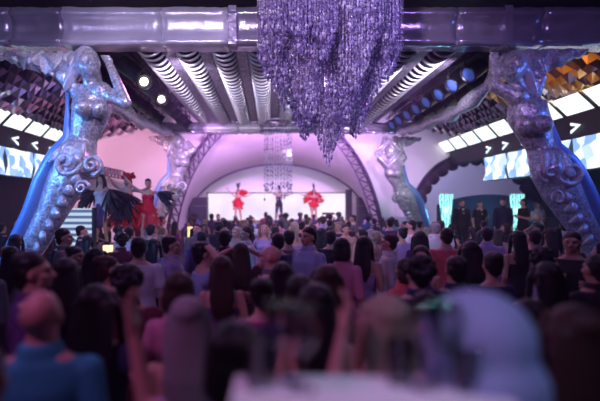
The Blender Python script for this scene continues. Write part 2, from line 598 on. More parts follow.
# ------------------------------------------------------------------ front and far beams, tubes, rails
def profile_beam(name, x0, x1, Y, z0, z1, depth, label, nseg=60, wob=0.02):
    t = empty(name, ((x0 + x1) / 2, Y, z0))
    tag(t, label, 'beam')
    h = z1 - z0
    prof = [(0.10, 0.0), (-0.02, 0.0), (-0.10, 0.05), (-0.08, 0.12), (0.0, 0.18), (0.03, 0.45), (0.0, 0.68), (-0.05, 0.74), (-0.09, 0.80), (-0.09, 0.88), (-0.04, 0.92), (-0.04, 1.0), (0.10, 1.0)]
    L = x1 - x0
    cuts = [0, .115, .182, .31, .395, .60, .69, .80, .90, 1.0]
    for ci in range(len(cuts) - 1):
        a, b = cuts[ci] * L, cuts[ci + 1] * L
        rr = random.Random(ci * 7 + int(Y))
        bow = rr.uniform(-0.06, 0.08)
        tw = rr.uniform(-0.05, 0.05)
        rings = []
        ns = 10
        for i in range(ns + 1):
            q = i / ns
            x = a + (b - a) * q - L / 2 + (0.004 if i == 0 else -0.004 if i == ns else 0)
            ring = []
            for y, zz in prof:
                k = math.sin(PI * zz)
                ring.append(Vector((x, y + k * (bow * math.sin(PI * q) + tw * (q - .5)) + depth / 2 * (1 if y >= 0.1 else 0), zz * h + rr.uniform(-1, 1) * wob * 0.5)))
            rings.append(ring)
        MB().loft(rings).build('foil_panel', M['foil2' if ci in (3, 2) else 'foil'], t)  # paler foil on two panels paints in the light they reflect
    return t


fb = profile_beam('silver_beam', -6.2, 7.6, 8.0, 4.94, 5.60, 0.5, 'wide silver foil wrapped beam across the top in front of chandelier ring lights')
fb['label'] = 'wide silver foil beam spanning the two large front figures'
for x in (-0.66, 4.2):                                   # bands round the beam
    MB().box((x - 0.7, 0.05, 0.33), (0.14, 0.30, 0.68)).build('band', M['foil'], fb, False)
bb = profile_beam('silver_beam', -4.0, 5.2, 15.95, 4.66, 5.02, 0.4, 'narrow silver foil beam at the far end of the ringed tubes', wob=0.05)
for x, nm in ((-3.55, 'left'), (4.45, 'right')):
    rr = random.Random(4)
    zs_ = [4.93, 4.80, 4.55, 4.40, 4.36, 4.35, 4.35, 4.36, 4.38, 4.40, 4.43, 4.46, 4.49, 4.52, 4.56, 4.62, 4.68]
    pts = [Vector((x + 0.05 * math.sin(i * 1.3), 8.35 + 7.4 * i / 16, zs_[i])) for i in range(17)]
    o = MB().tube(pts, [0.13 + 0.045 * math.sin(i * 2.3) for i in range(17)], 10, 1.25, up=(0, 0, 1)).build('side_rail', M['mosaic'])
    tag(o, 'lumpy silver rail running back from the front figure on the %s side' % ('lounge' if x > 0 else 'performer'), 'rail', 'side rails')

# ringed tubes
tubes_y0, tubes_y1 = 8.45, 15.8
tube_me = MB().tube([(0, 0, 0), (0, tubes_y1 - tubes_y0, 0)], 0.235, 20, up=(0, 0, 1)).mesh('tube')
hoop_me = MB().tube([(0.255 * math.cos(2 * PI * i / 24), 0, 0.255 * math.sin(2 * PI * i / 24)) for i in range(24)], 0.026, 6, closed=True).mesh('hoop')
rail_me = MB().box((0, (tubes_y1 - tubes_y0) / 2, 0), (0.205, tubes_y1 - tubes_y0, 0.08)).mesh('rail', False)
for k in range(9):
    x = -2.3 + 0.7 * k
    t = empty('ceiling_tube', (x, tubes_y0, 5.17))
    tag(t, 'black ceiling tube with silver hoops, %s counted from the performers\' side' % ORD[k], 'ceiling tube', 'hooped ceiling tubes')
    put('tube', tube_me, M['tube'], t)
    nh = 27
    for i in range(nh):
        put('hoop', hoop_me, M['hoop'], t, (0, 0.06 + i * (tubes_y1 - tubes_y0 - 0.12) / (nh - 1), 0))
    t2 = put('ceiling_strip', rail_me, M['rail'], None, (x + 0.35, tubes_y0, 5.06))
    tag(t2, 'sparkling silver strip along the %s hooped ceiling tube' % ORD[k], 'ceiling strip', 'strips between the ceiling tubes')

# lamp cans
can_b = MB().lathe([(0.05, -0.26), (0.15, -0.25), (0.175, -0.2), (0.175, 0.2), (0.19, 0.205), (0.19, 0.25), (0.16, 0.25), (0.15, 0.19)], seg=18).mesh('can')
can_l = MB().lathe([(0.16, 0.195), (0.155, 0.205), (0.08, 0.225), (0.01, 0.23)], seg=18).mesh('lens')
yoke = MB().tube([(-0.2, 0, 0), (-0.22, 0, 0.1), (-0.2, 0, 0.3), (0, 0, 0.34), (0.2, 0, 0.3), (0.22, 0, 0.1), (0.2, 0, 0)], 0.014, 6, up=(0, 1, 0)).mesh('yoke')
ci = {}
for side, xs in (('lounge', ((4.15, 4.83), (5.0, 5.0))), ('performer', ((-2.85, 4.86), (-3.75, 5.02)))):
    for ri, (x, z) in enumerate(xs):
        for i in range(8):
            y = 9.1 + i * 0.82
            t = empty('spotlight', (x + rnd.uniform(-.015, .015), y, z))
            tag(t, 'black can spotlight, %s from the front in the %s row on the %s side' % (ORD[i], 'lower' if ri == 0 else 'upper', side), 'spotlight', 'ceiling spotlights')
            sgn = -1 if side == 'lounge' else 1
            rot = (Vector((sgn * 0.85, -0.35 if ri == 0 and sgn < 0 else 0.4, -0.6)).to_track_quat('Z', 'Y')).to_euler()
            b = put('can', can_b, M['can'], t)
            b.rotation_euler = rot
            l = put('lens', can_l, M['lamp_glow'] if (side == 'performer' and i in (1, 3) and ri == 0) else M['lens'], b)
            b.scale = (.95, .95, .95)
            if l.material_slots[0].material == M['lamp_glow']:
                l.scale = (.6, .6, 1)
                b.rotation_euler = Vector((.5, -.7, -.4)).to_track_quat('Z', 'Y').to_euler()
            put('yoke', yoke, M['can'], t)
for x, z in ((4.15, 5.16), (5.0, 5.33), (-2.85, 5.19), (-3.75, 5.35)):
    tag(MB().tube([(x, 8.5, z), (x, 16, z)], 0.03, 8, up=(0, 0, 1)).build('hanging_pipe', M['can']), 'black hanging pipe carrying the %s row of can spotlights on the %s side' % ('upper' if z > 5.25 else 'lower', 'lounge' if x > 0 else 'performer'), 'pipe', 'lamp pipes')

# prism ceilings and light panels along both side walls
def prism_ceiling(name, xa, za, xb, zb, m, label):
    t = empty(name, (0, 0, 0))
    tag(t, label, 'ceiling panel')
    nr, ny = 8, 34
    rr = random.Random(3)
    for r in range(nr):
        mb = MB()
        for j in range(ny):
            y0 = 8.35 + 9.6 * j / ny
            dy = 9.6 / ny
            q0, q1 = r / nr, (r + 1) / nr
            a = Vector((xa + (xb - xa) * q0, y0, za + (zb - za) * q0))
            b = Vector((xa + (xb - xa) * q1, y0, za + (zb - za) * q1))
            c = b + Vector((0, dy, 0))
            d = a + Vector((0, dy, 0))
            top = (a + c) / 2 + Vector((rr.uniform(-.08, .08), rr.uniform(-.08, .08), -0.16 - rr.uniform(0, .06)))
            mb.add([a, b, c, d, top], [(0, 1, 4), (1, 2, 4), (2, 3, 4), (3, 0, 4), (3, 2, 1, 0)])
        mb.build('prism_row', m, t, False)


prism_ceiling('prism_ceiling', 5.3, 5.45, 8.0, 4.75, M['prism_goldlit'], 'amber lit mirror prisms on the sloping ceiling over the lounge side')
prism_ceiling('prism_ceiling', -4.3, 5.45, -7.3, 4.75, M['prism'], 'silver pink mirror prisms on the sloping ceiling over the performers')


def panel_row(X, sgn, side):
    for i in range(9):
        y = 9.3 + i * 1.12
        x = X
        t = empty('slanted_wall_lamp', (x, y, 4.35))
        tag(t, 'bright white slanted light panel, %s from the front on the %s wall' % (ORD[i], side), 'light panel', 'slanted white light panels')
        pts = [(-0.0, 0.0, 0.0), (0.0, 0.95, 0.0), (0.22, 1.20, 0.42), (0.22, 0.25, 0.42)]
        pts = [(-sgn * 0 + p[0] * -sgn, p[1], p[2]) for p in pts]
        f = [(p[0] + sgn * 0.05, p[1], p[2]) for p in pts]
        MB().add(pts + f, [(0, 1, 2, 3), (7, 6, 5, 4), (0, 4, 5, 1), (1, 5, 6, 2), (2, 6, 7, 3), (3, 7, 4, 0)]).build('diffuser', M['panel_white'], t, False)
        fr = MB()
        for a in range(4):
            p, q = Vector(f[a]), Vector(f[(a + 1) % 4])
            fr.tube([p, q], 0.03, 6, up=(1, 0, 0))
        fr.build('frame', M['black'], t)
    for i in range(5):
        y = 8.2 + i * 1.5
        t = empty('crystal_wall_lamp', (X, y, 2.95))
        tag(t, 'blue white crystal patterned light panel, %s from the front low on the %s wall' % (ORD[i], side), 'light panel', 'crystal patterned light panels')
        mb = MB()
        rr = random.Random(i)
        nx, nz = 6, 3
        g = [[Vector((-sgn * rr.uniform(0, 0.12), 1.42 * a / nx, 0.78 * b / nz)) for a in range(nx + 1)] for b in range(nz + 1)]
        mb = sheet(g)
        n0 = len(mb.v)
        mb.build('diffuser', M['panel_blue'], t, False)
        MB().box((sgn * 0.06, 0.71, 0.39), (0.06, 1.46, 0.84)).build('backing', M['black'], t, False)
    ch = MB().add([(0, 0, 0), (0, .34, .10), (0, .34, .03), (0, .12, -.02), (0, .34, -.10), (0, .34, -.17)] + [(sgn * .03, 0, 0), (sgn * .03, .34, .10), (sgn * .03, .34, .03), (sgn * .03, .12, -.02), (sgn * .03, .34, -.10), (sgn * .03, .34, -.17)],
                  [(0, 1, 2, 3), (0, 3, 4, 5), (6, 9, 8, 7), (6, 11, 10, 9), (0, 6, 7, 1), (1, 7, 8, 2), (2, 8, 9, 3), (3, 9, 10, 4), (4, 10, 11, 5), (5, 11, 6, 0)]).mesh('arrow', False)
    for i in range(6):
        o = put('arrow_lamp', ch, M['panel_white'], None, (X, 9.8 + i * 1.1, 4.05))
        tag(o, 'small white arrowhead light, %s from the front on the %s wall' % (ORD[i], side), 'wall light', 'arrowhead wall lights')
    # dark shelf behind
    tag(MB().box((X + sgn * 0.22, 13.9, 4.33), (0.32, 10.0, 1.1)).build('wall_cladding', M['black'], smooth=False), 'black cladding carrying the light panels on the %s wall' % side, 'cladding', None, 'structure')


panel_row(7.5, 1, 'lounge side')
panel_row(-7.5, -1, 'performers\' side')

# ------------------------------------------------------------------ crystals
OCT = [(1, 0, 0), (0, 1, 0), (-1, 0, 0), (0, -1, 0), (0, 0, 1.5), (0, 0, -1.5)]
OCF = [(0, 1, 4), (1, 2, 4), (2, 3, 4), (3, 0, 4), (1, 0, 5), (2, 1, 5), (3, 2, 5), (0, 3, 5)]


def strand(mb, x, y, z0, z1, step, size, rr):
    mb.tube([(x, y, z0), (x, y, z1)], 0.0022, 3)
    z = z0
    while z > z1:
        s = size * rr.uniform(0.7, 1.3)
        a = rr.uniform(0, PI)
        ca, sa = math.cos(a) * s, math.sin(a) * s
        mb.add([(x + vx * ca - vy * sa, y + vx * sa + vy * ca, z + vz * s) for vx, vy, vz in OCT], OCF)
        z -= step * rr.uniform(0.85, 1.15)
    s = size * 1.8
    mb.add([(x + vx * s, y + vy * s, z1 + vz * s * 1.2) for vx, vy, vz in OCT], OCF)


def cluster(rad, top, edge, tip, n, step, size, seed):
    rr = random.Random(seed)
    mb = MB()
    for i in range(n):
        r = rad * math.sqrt((i + 0.5) / n)
        a = i * 2.399963
        z1 = tip + (edge - tip) * (r / rad) ** 1.15 + rr.uniform(-.05, .05)
        strand(mb, r * math.cos(a), r * math.sin(a), top, z1, step, size, rr)
    return mb.mesh('crystal_cluster', False)


CD = 7.0
cc = P(328, 0, CD)
ch = empty('crystal_chandelier', (cc.x, CD, 0))
tag(ch, 'huge tiered crystal chandelier of pointed bead clusters hanging at the centre', 'chandelier')
ztop = 6.1


def zpix(v, Y):
    return HC + (CY - v) / F * Y


MB().lathe([(0.1, ztop + 0.1), (1.08, ztop + 0.1), (1.08, ztop), (0.1, ztop)], seg=32).build('ceiling_plate', M['chrome'], ch)
MB().tube([(0, 0, ztop), (0, 0, ZC)], 0.05).build('hanging_rod', M['chrome'], ch)
put('crystal_cluster', cluster(0.30, ztop, zpix(112, CD), zpix(165, CD), 150, 0.036, 0.0115, 1), M['crystal2'], ch)
m1 = cluster(0.25, ztop, zpix(100, CD), zpix(141, CD), 110, 0.036, 0.0115, 2)
for i in range(5):
    a = 2 * PI * (i + 0.02) / 5
    put('crystal_cluster', m1, M['crystal2' if i % 2 else 'crystal'], ch, (0.42 * math.cos(a), 0.42 * math.sin(a), (0, .02, .0, .16, .06)[i]))
m2 = cluster(0.25, ztop, zpix(64, CD), zpix(106, CD), 90, 0.040, 0.012, 3)
for i in range(8):
    a = 2 * PI * (i + 0.5) / 8
    put('crystal_cluster', m2, M['crystal2' if i % 3 == 0 else 'crystal'], ch, (0.74 * math.cos(a), 0.74 * math.sin(a), 0.12 * (i % 3)))
m3 = cluster(0.17, ztop, zpix(46, CD), zpix(78, CD), 50, 0.040, 0.012, 5)
for i in range(17):
    a = 2 * PI * (i + 0.3) / 17
    put('crystal_cluster', m3, M['crystal2' if i % 4 == 1 else 'crystal'], ch, (0.95 * math.cos(a), 0.95 * math.sin(a), 0.12 * ((i * 7) % 4) - 0.05))
for dx, dz in ((-.35, 4.6), (.35, 5.0), (0, 4.0)):
    l = lamp('POINT', 'chandelier_bulb', (cc.x + dx, CD - 0.02, dz), (0, 0, 0), 26, (0.75, 0.5, 1.0), 0.05)

c2 = P(278, 0, 15.2)
ch2 = empty('bead_curtain_chandelier', (c2.x, 15.2, 0))
tag(ch2, 'slim cylindrical bead chandelier hanging above the stage dancers', 'chandelier')
MB().tube([(0.46 * math.cos(2 * PI * i / 28), 0.46 * math.sin(2 * PI * i / 28), 4.93) for i in range(28)], 0.03, 6, up=(0, 0, 1), closed=True).build('ring', M['hoop'], ch2)
MB().tube([(0, 0, 4.93), (0, 0, ZC)], 0.02).build('hanging_rod', M['chrome'], ch2)
MB().box((0, 0, 4.93), (0.92, 0.03, 0.03)).build('crossbar', M['chrome'], ch2, False)
rr = random.Random(30)
for i in range(32):
    a = 2 * PI * i / 32
    r = 0.46 if i % 3 else 0.36
    mb = MB()
    strand(mb, r * math.cos(a), r * math.sin(a), 4.9, zpix(rr.uniform(183, 200), 15.2), 0.15, 0.022, rr)
    mb.build('bead_strand', M['crystal2'], ch2, False)

# ------------------------------------------------------------------ statues
def spiral(c, r, turns, rad, depth, sgn=1, n=40, ph=0.0):
    pts, rr = [], []
    for i in range(n + 1):
        t = i / n
        a = ph + sgn * turns * 2 * PI * t
        q = r * (1 - 0.88 * t)
        pts.append(Vector((c.x + q * math.cos(a), c.y - depth * t, c.z + q * math.sin(a))))
        rr.append(rad * (1 - 0.45 * t))
    return pts, rr


def leaf(mb, p, q, w, bend):
    """curled acanthus leaf from p to q with real thickness"""
    p, q = Vector(p), Vector(q)
    d = q - p
    side = d.cross(Vector((0, -1, 0)))
    side.normalize()
    rows = []
    for i in range(9):
        t = i / 8
        c = p + d * t + Vector((0, -bend * math.sin(PI * t * 0.9), 0)) + side * (0.25 * d.length * t * t)
        ww = w * (math.sin(PI * min(1, 0.12 + t * 0.88)) ** 0.7) * (1 + 0.18 * math.sin(i * PI))
        rows.append((c, max(0.012, ww)))
    mb.tube([r[0] for r in rows], [r[1] for r in rows], 8, 0.3, up=(0, 1, 0))


def figure(name, Y, pts, label, base_uv, mirror=1, lean=0.0):
    """big silver figurehead: pts gives pixel landmarks at depth Y, turned into metres once."""
    s = Y / F * pts['hr'] / 14
    base = P(base_uv[0], CY, Y)
    base.z = 0
    t = empty(name, base)
    tag(t, label, 'statue')
    W = lambda u, v, dy=0.0: P(u, v, Y) + Vector((0, dy, 0)) - base
    g = lambda k: W(*pts[k])
    mb = MB()
    # head and neck
    hd = g('head')
    hr = 14 * s
    mb.ell(hd, (hr * 0.78, hr * 0.95, hr * 1.1))
    mb.ell(hd + Vector((mirror * hr * 0.35, -hr * 0.5, -hr * 0.45)), (hr * 0.5, hr * 0.5, hr * 0.55))     # jaw
    mb.cap(hd + Vector((mirror * hr * 0.4, -hr * 0.75, 0.1 * hr)), hd + Vector((mirror * hr * 0.62, -hr * 1.02, -hr * 0.28)), hr * 0.1, hr * 0.16)   # nose
    for e in (-1, 1):
        mb.ell(hd + Vector((mirror * hr * 0.15 + e * hr * 0.55, -hr * 0.2 + mirror * e * .2 * hr, -hr * 0.1)), (hr * 0.16, hr * .2, hr * .3))
    sh1, sh2, ch_, wa, hp = g('sh1'), g('sh2'), g('chest'), g('waist'), g('hip')
    nk = (sh1 + sh2) / 2
    mb.cap(hd - Vector((0, 0, hr * 0.4)), nk, hr * 0.45, hr * 0.55)
    mb.cap(sh1, sh2, 10 * s, 10 * s)
    mb.tube([nk + (ch_ - nk) * -0.1, nk + (ch_ - nk) * 0.4, ch_, ch_.lerp(wa, 0.5), wa, wa.lerp(hp, 0.5), hp, g('t1'), g('t2'), g('t3'), g('t4')],
            [12 * s, 18 * s, 20 * s, 17 * s, 13.5 * s, 17 * s, 20 * s, 19 * s, 15 * s, 12 * s, 9 * s], 18, 0.8, up=(0, 1, 0))
    for k in ('b1', 'b2'):
        mb.ell(g(k), (9.5 * s, 10.5 * s, 9 * s))
    # arms up to the beam
    for a in ('a', 'b'):
        S, E, H = g('sh1' if a == 'a' else 'sh2'), g('el' + a), g('ha' + a)
        mb.cap(S, E, 8.2 * s, 6 * s)
        mb.cap(E, H, 6.2 * s, 4 * s)
        up = (H - E).normalized()
        for f in range(4):
            o_ = Vector(((f - 1.5) * 2.4 * s, -1.5 * s, 0))
            k1 = H + up * 5 * s + o_
            mb.cap(H + o_ * 0.5, k1, 1.9 * s, 1.5 * s, 8)
            mb.cap(k1, k1 + up * 2.5 * s + Vector((0, -3.0 * s, 0)), 1.4 * s, 1.1 * s, 8)
        mb.cap(H, H + up * 3 * s + Vector((5 * s, -2 * s, 0)), 1.9 * s, 1.3 * s, 8)
    # navel hollow is left to the mosaic; thigh ridge
    mb.cap(hp + Vector((mirror * 6 * s, -8 * s, 0)), g('t2') + Vector((mirror * 5 * s, -5 * s, 0)), 13 * s, 6 * s)
    me = mb.sculpt('body', 0.02, 3)
    put('body', me, M['mosaic'], t)
    # hair: backward waves
    hb = MB()
    for i in range(7):
        q = i / 6
        st = hd + Vector((-mirror * hr * (0.2 + 0.2 * q), hr * (0.1 + 0.3 * math.sin(i)), hr * (0.95 - 1.2 * q)))
        hb.tube([st, st + Vector((-mirror * hr * 0.7, hr * .3, -hr * 0.2)), st + Vector((-mirror * hr * 1.1, hr * .3, -hr * 1.0)), st + Vector((-mirror * hr * 1.5, hr * .35, -hr * 1.7))],
                [hr * .42, hr * .36, hr * .26, hr * .08], 8)
    hb.ell(hd + Vector((-mirror * hr * 0.18, hr * 0.12, hr * 0.22)), (hr * 0.82, hr * .98, hr * 1.02))
    put('hair', hb.sculpt('hair', 0.02, 1), M['foil2'], t)
    # acanthus scrolls at the hip
    for k, (key, r_, sg, ph) in enumerate((('s1', 15, -mirror, PI / 2), ('s2', 10, mirror, -PI / 2), ('s3', 7, mirror, 0))):
        p_, r2 = spiral(g(key) + Vector((0, -14 * s, 0)), r_ * s, 1.6, r_ * 0.26 * s, 5 * s, sg, ph=ph)
        MB().tube(p_, r2, 8).build('scroll', M['mosaic_fine'], t)
    lf = MB()
    for i in range(9):
        q = i / 8
        c = g('s1').lerp(g('t3'), q)
        leaf(lf, c + Vector((mirror * 7 * s, -12 * s, 0)), c + Vector((mirror * (20 - 9 * q) * s, -10 * s, (-6 - 8 * q) * s)), (6.5 - 3.5 * q) * s, 4 * s)
    for i in range(4):
        leaf(lf, g('waist') + Vector((mirror * (i * 4 - 8) * s, -11 * s, -4 * s)), g('hip') + Vector((mirror * (i * 9 - 14) * s, -16 * s, -6 * s)), 5 * s, 4 * s)
    lf.build('acanthus_leaves', M['mosaic_fine'], t)
    # smooth fin down the back, the blue light painted into its colour
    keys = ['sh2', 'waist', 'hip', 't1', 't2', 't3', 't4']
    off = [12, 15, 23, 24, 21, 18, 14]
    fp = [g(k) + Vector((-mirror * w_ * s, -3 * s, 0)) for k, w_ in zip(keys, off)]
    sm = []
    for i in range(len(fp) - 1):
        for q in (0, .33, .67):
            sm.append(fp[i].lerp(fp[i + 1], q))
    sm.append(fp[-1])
    MB().tube(sm, [max(2.0, 9 * min(1, i / 5) - i * 0.14) * s for i in range(len(sm))], 10, 0.9).build('back_fin', M['bluelit_fin'], t)
    MB().lathe([(26 * s, 0), (26 * s, 0.25), (20 * s, 0.3), (16 * s, 0.42), (11 * s, 0.46)], (W(*pts['t4']).x, 0, 0)).build('base', M['foil'], t)
    # foil wing under the beam
    wg = MB()
    w0, w1 = g('w0'), g('w1')
    rr = random.Random(2)
    rings = []
    for i in range(25):
        q = i / 24
        c = w0.lerp(w1, q)
        hgt = (11 * (1 - q) ** 0.8 + 3) * s
        ring = []
        for j in range(12):
            a = 2 * PI * j / 12
            ring.append(c + Vector((0, 9 * s * math.cos(a) * (1 + .4 * rr.uniform(-1, 1)), hgt * (math.sin(a) - 0.62) * (1 + .35 * rr.uniform(-1, 1)))))
        rings.append(ring)
    wg.loft(rings)
    wg.build('wing', M['mosaic_fine'], t, False)
    return t


figure('statue', 8.1, dict(head=(92, 66, -.15), hr=14, sh1=(104, 93, -.1), sh2=(78, 92, .1), chest=(92, 108), waist=(84, 138), hip=(76, 162), b1=(105, 112, -.28), b2=(92, 112, -.36),
                           t1=(66, 182), t2=(52, 212), t3=(30, 252), t4=(6, 303), ela=(130, 106, -.25), haa=(111, 65, -.1), elb=(62, 76), hab=(74, 65),
                           s1=(74, 164), s2=(98, 166), s3=(88, 188), w0=(78, 57), w1=(-4, 53)),
       'large silver figurehead statue with raised arms, blue lit back, beside the performers', (66, 0), 1)
figure('statue', 8.1, dict(head=(508, 70, -.15), hr=14, sh1=(514, 98, -.1), sh2=(534, 100, .1), chest=(528, 116), waist=(540, 146), hip=(551, 170), b1=(517, 128, -.28), b2=(530, 128, -.36),
                           t1=(561, 190), t2=(577, 218), t3=(600, 254), t4=(630, 305), ela=(492, 88, -.1), haa=(493, 61), elb=(540, 78), hab=(520, 62),
                           s1=(560, 174), s2=(538, 172), s3=(548, 196), w0=(522, 55), w1=(582, 51)),
       'large purple lit silver figurehead statue with raised arms, on the lounge side', (566, 0), -1)
figure('statue', 16.6, dict(head=(180, 143, -.15), hr=7, sh1=(187, 154, -.1), sh2=(174, 154, .1), chest=(180, 161), waist=(177, 174), hip=(173, 186), b1=(186, 163, -.28), b2=(180, 163, -.36),
                            t1=(169, 195), t2=(164, 206), t3=(157, 222), t4=(148, 242), ela=(194, 150, -.1), haa=(188, 143), elb=(166, 148), hab=(172, 143),
                            s1=(172, 187), s2=(183, 186), s3=(178, 198), w0=(174, 138), w1=(150, 137)),
       'small far silver statue behind the red dressed performer', (173, 0), 1)
st4 = figure('statue', 16.6, dict(head=(389, 152, -.15), hr=7, sh1=(386, 165, -.1), sh2=(398, 165, .1), chest=(394, 172), waist=(399, 184), hip=(404, 195), b1=(388, 173, -.28), b2=(394, 174, -.36),
                            t1=(408, 203), t2=(412, 212), t3=(418, 226), t4=(426, 242), ela=(379, 160, -.1), haa=(384, 140), elb=(404, 158), hab=(398, 142),
                            s1=(405, 196), s2=(395, 197), s3=(400, 206), w0=(392, 139), w1=(420, 138)),
       'small far silver statue holding a diamond shaped frame by the stage', (402, 0), -1)
# diamond frame held by the far statue
dp = [P(*q, 16.2) - st4.location for q in ((389, 139), (402, 152), (388, 167), (375, 153))]
fr = MB()
for k, w_ in ((1.0, .05), (0.72, .035)):
    cdp = sum(dp, Vector()) / 4
    q = [cdp + (p - cdp) * k for p in dp]
    for i in range(4):
        fr.tube([q[i], q[(i + 1) % 4]], w_, 6)
fr.build('diamond_frame', M['foil2'], st4)

# ------------------------------------------------------------------ people
SK = [mat('fair_skin', (0.62, 0.36, 0.27), 0.5, 0, 0.12, 30), mat('tan_skin', (0.48, 0.26, 0.18), 0.5, 0, 0.12, 30), mat('warm_skin', (0.70, 0.36, 0.30), 0.5, 0, 0.12, 30)]
HAIR = {'black': mat('black_hair', (0.012, 0.009, 0.012), 0.45, 0, 0.4, 30, 0.4, wave=True), 'brown': mat('brown_hair', (0.06, 0.03, 0.02), 0.5, 0, 0.5, 30, 0.4, wave=True),
        'blond': mat('blond_hair', (0.52, 0.40, 0.27), 0.5, 0, 0.4, 30, 0.4, wave=True), 'grey': mat('grey_hair', (0.35, 0.33, 0.33), 0.55, 0, 0.3, 30, 0.3, wave=True),
        'red': mat('red_hair', (0.5, 0.03, 0.02), 0.5, 0, 0.4, 30, 0.4, wave=True)}
TOPC = {'black': (0.012, 0.012, 0.016), 'navy': (0.02, 0.025, 0.09), 'purple': (0.11, 0.04, 0.17), 'maroon': (0.14, 0.02, 0.05), 'white': (0.75, 0.74, 0.78), 'pale blue': (0.36, 0.45, 0.72),
        'pink': (0.62, 0.24, 0.36), 'coral': (0.85, 0.16, 0.17), 'lilac': (0.45, 0.34, 0.62), 'grey': (0.14, 0.14, 0.17), 'teal': (0.04, 0.36, 0.46), 'blue': (0.04, 0.10, 0.38),
        'magenta': (0.38, 0.04, 0.24), 'red': (0.7, 0.01, 0.03), 'beige': (0.5, 0.38, 0.32), 'silver': (0.6, 0.6, 0.68)}
CLO = {k: mat(k.replace(' ', '_') + '_cloth', c, 0.8, 0, 0.2, 25, 0.15) for k, c in TOPC.items()}
TOPN = list(TOPC)


def hand(mb, w, d, n, side, curl=0.5, spread=0.11):
    d, n = Vector(d).normalized(), Vector(n).normalized()
    lat = d.cross(n).normalized()
    w = Vector(w)
    mb.cap(w, w + d * 0.03, 0.026, 0.026, 10)
    for f, (ln, x) in enumerate(((.072, -.033), (.082, -.011), (.077, .011), (.060, .032))):
        kn = w + d * 0.088 + lat * x
        mb.cap(w + d * 0.02 + lat * x * 0.6, kn, 0.0145, 0.0125, 8)
        dd = (d + lat * x * spread / 0.03).normalized()
        p = kn
        for sgm, fr_ in enumerate((0.45, 0.31, 0.24)):
            ang = curl * (sgm + 0.6) * 0.75
            v_ = dd * math.cos(ang) + n * math.sin(ang)
            q = p + v_ * ln * fr_
            mb.cap(p, q, 0.0105 - .001 * sgm, 0.0098 - .001 * sgm, 8)
            p = q
    tb = w + d * 0.025 - lat * side * 0.024
    t1 = tb + (d * 0.6 - lat * side * 0.75 + n * 0.2).normalized() * 0.045
    mb.cap(tb, t1, 0.0155, 0.0125, 8)
    mb.cap(t1, t1 + (d * 0.9 - lat * side * 0.2 + n * 0.3).normalized() * 0.035, 0.0118, 0.0098, 8)


ARMS = {   # shoulder-relative elbow and wrist for the right (+x) arm; forward is +y
    'down': ((.055, -.03, -.28), (.05, .05, -.53)), 'bent': ((.06, -.05, -.27), (-.02, .19, -.20)), 'front': ((.05, .10, -.24), (-.07, .30, -.08)),
    'up': ((.10, .06, .20), (.06, .10, .46)), 'head': ((.17, .10, .16), (-.04, .05, .27)), 'out': ((.25, .0, -.03), (.49, .05, .06)), 'hip': ((.18, -.08, -.22), (.03, .02, -.38)),
    'cheer': ((.16, .08, .03), (.215, .12, .27)), 'wave': ((.15, .03, -.22), (.19, .12, .06)), 'phone': ((.06, .12, -.20), (-.03, .30, .05)), 'wide': ((.22, .02, .14), (.40, .02, .36))}


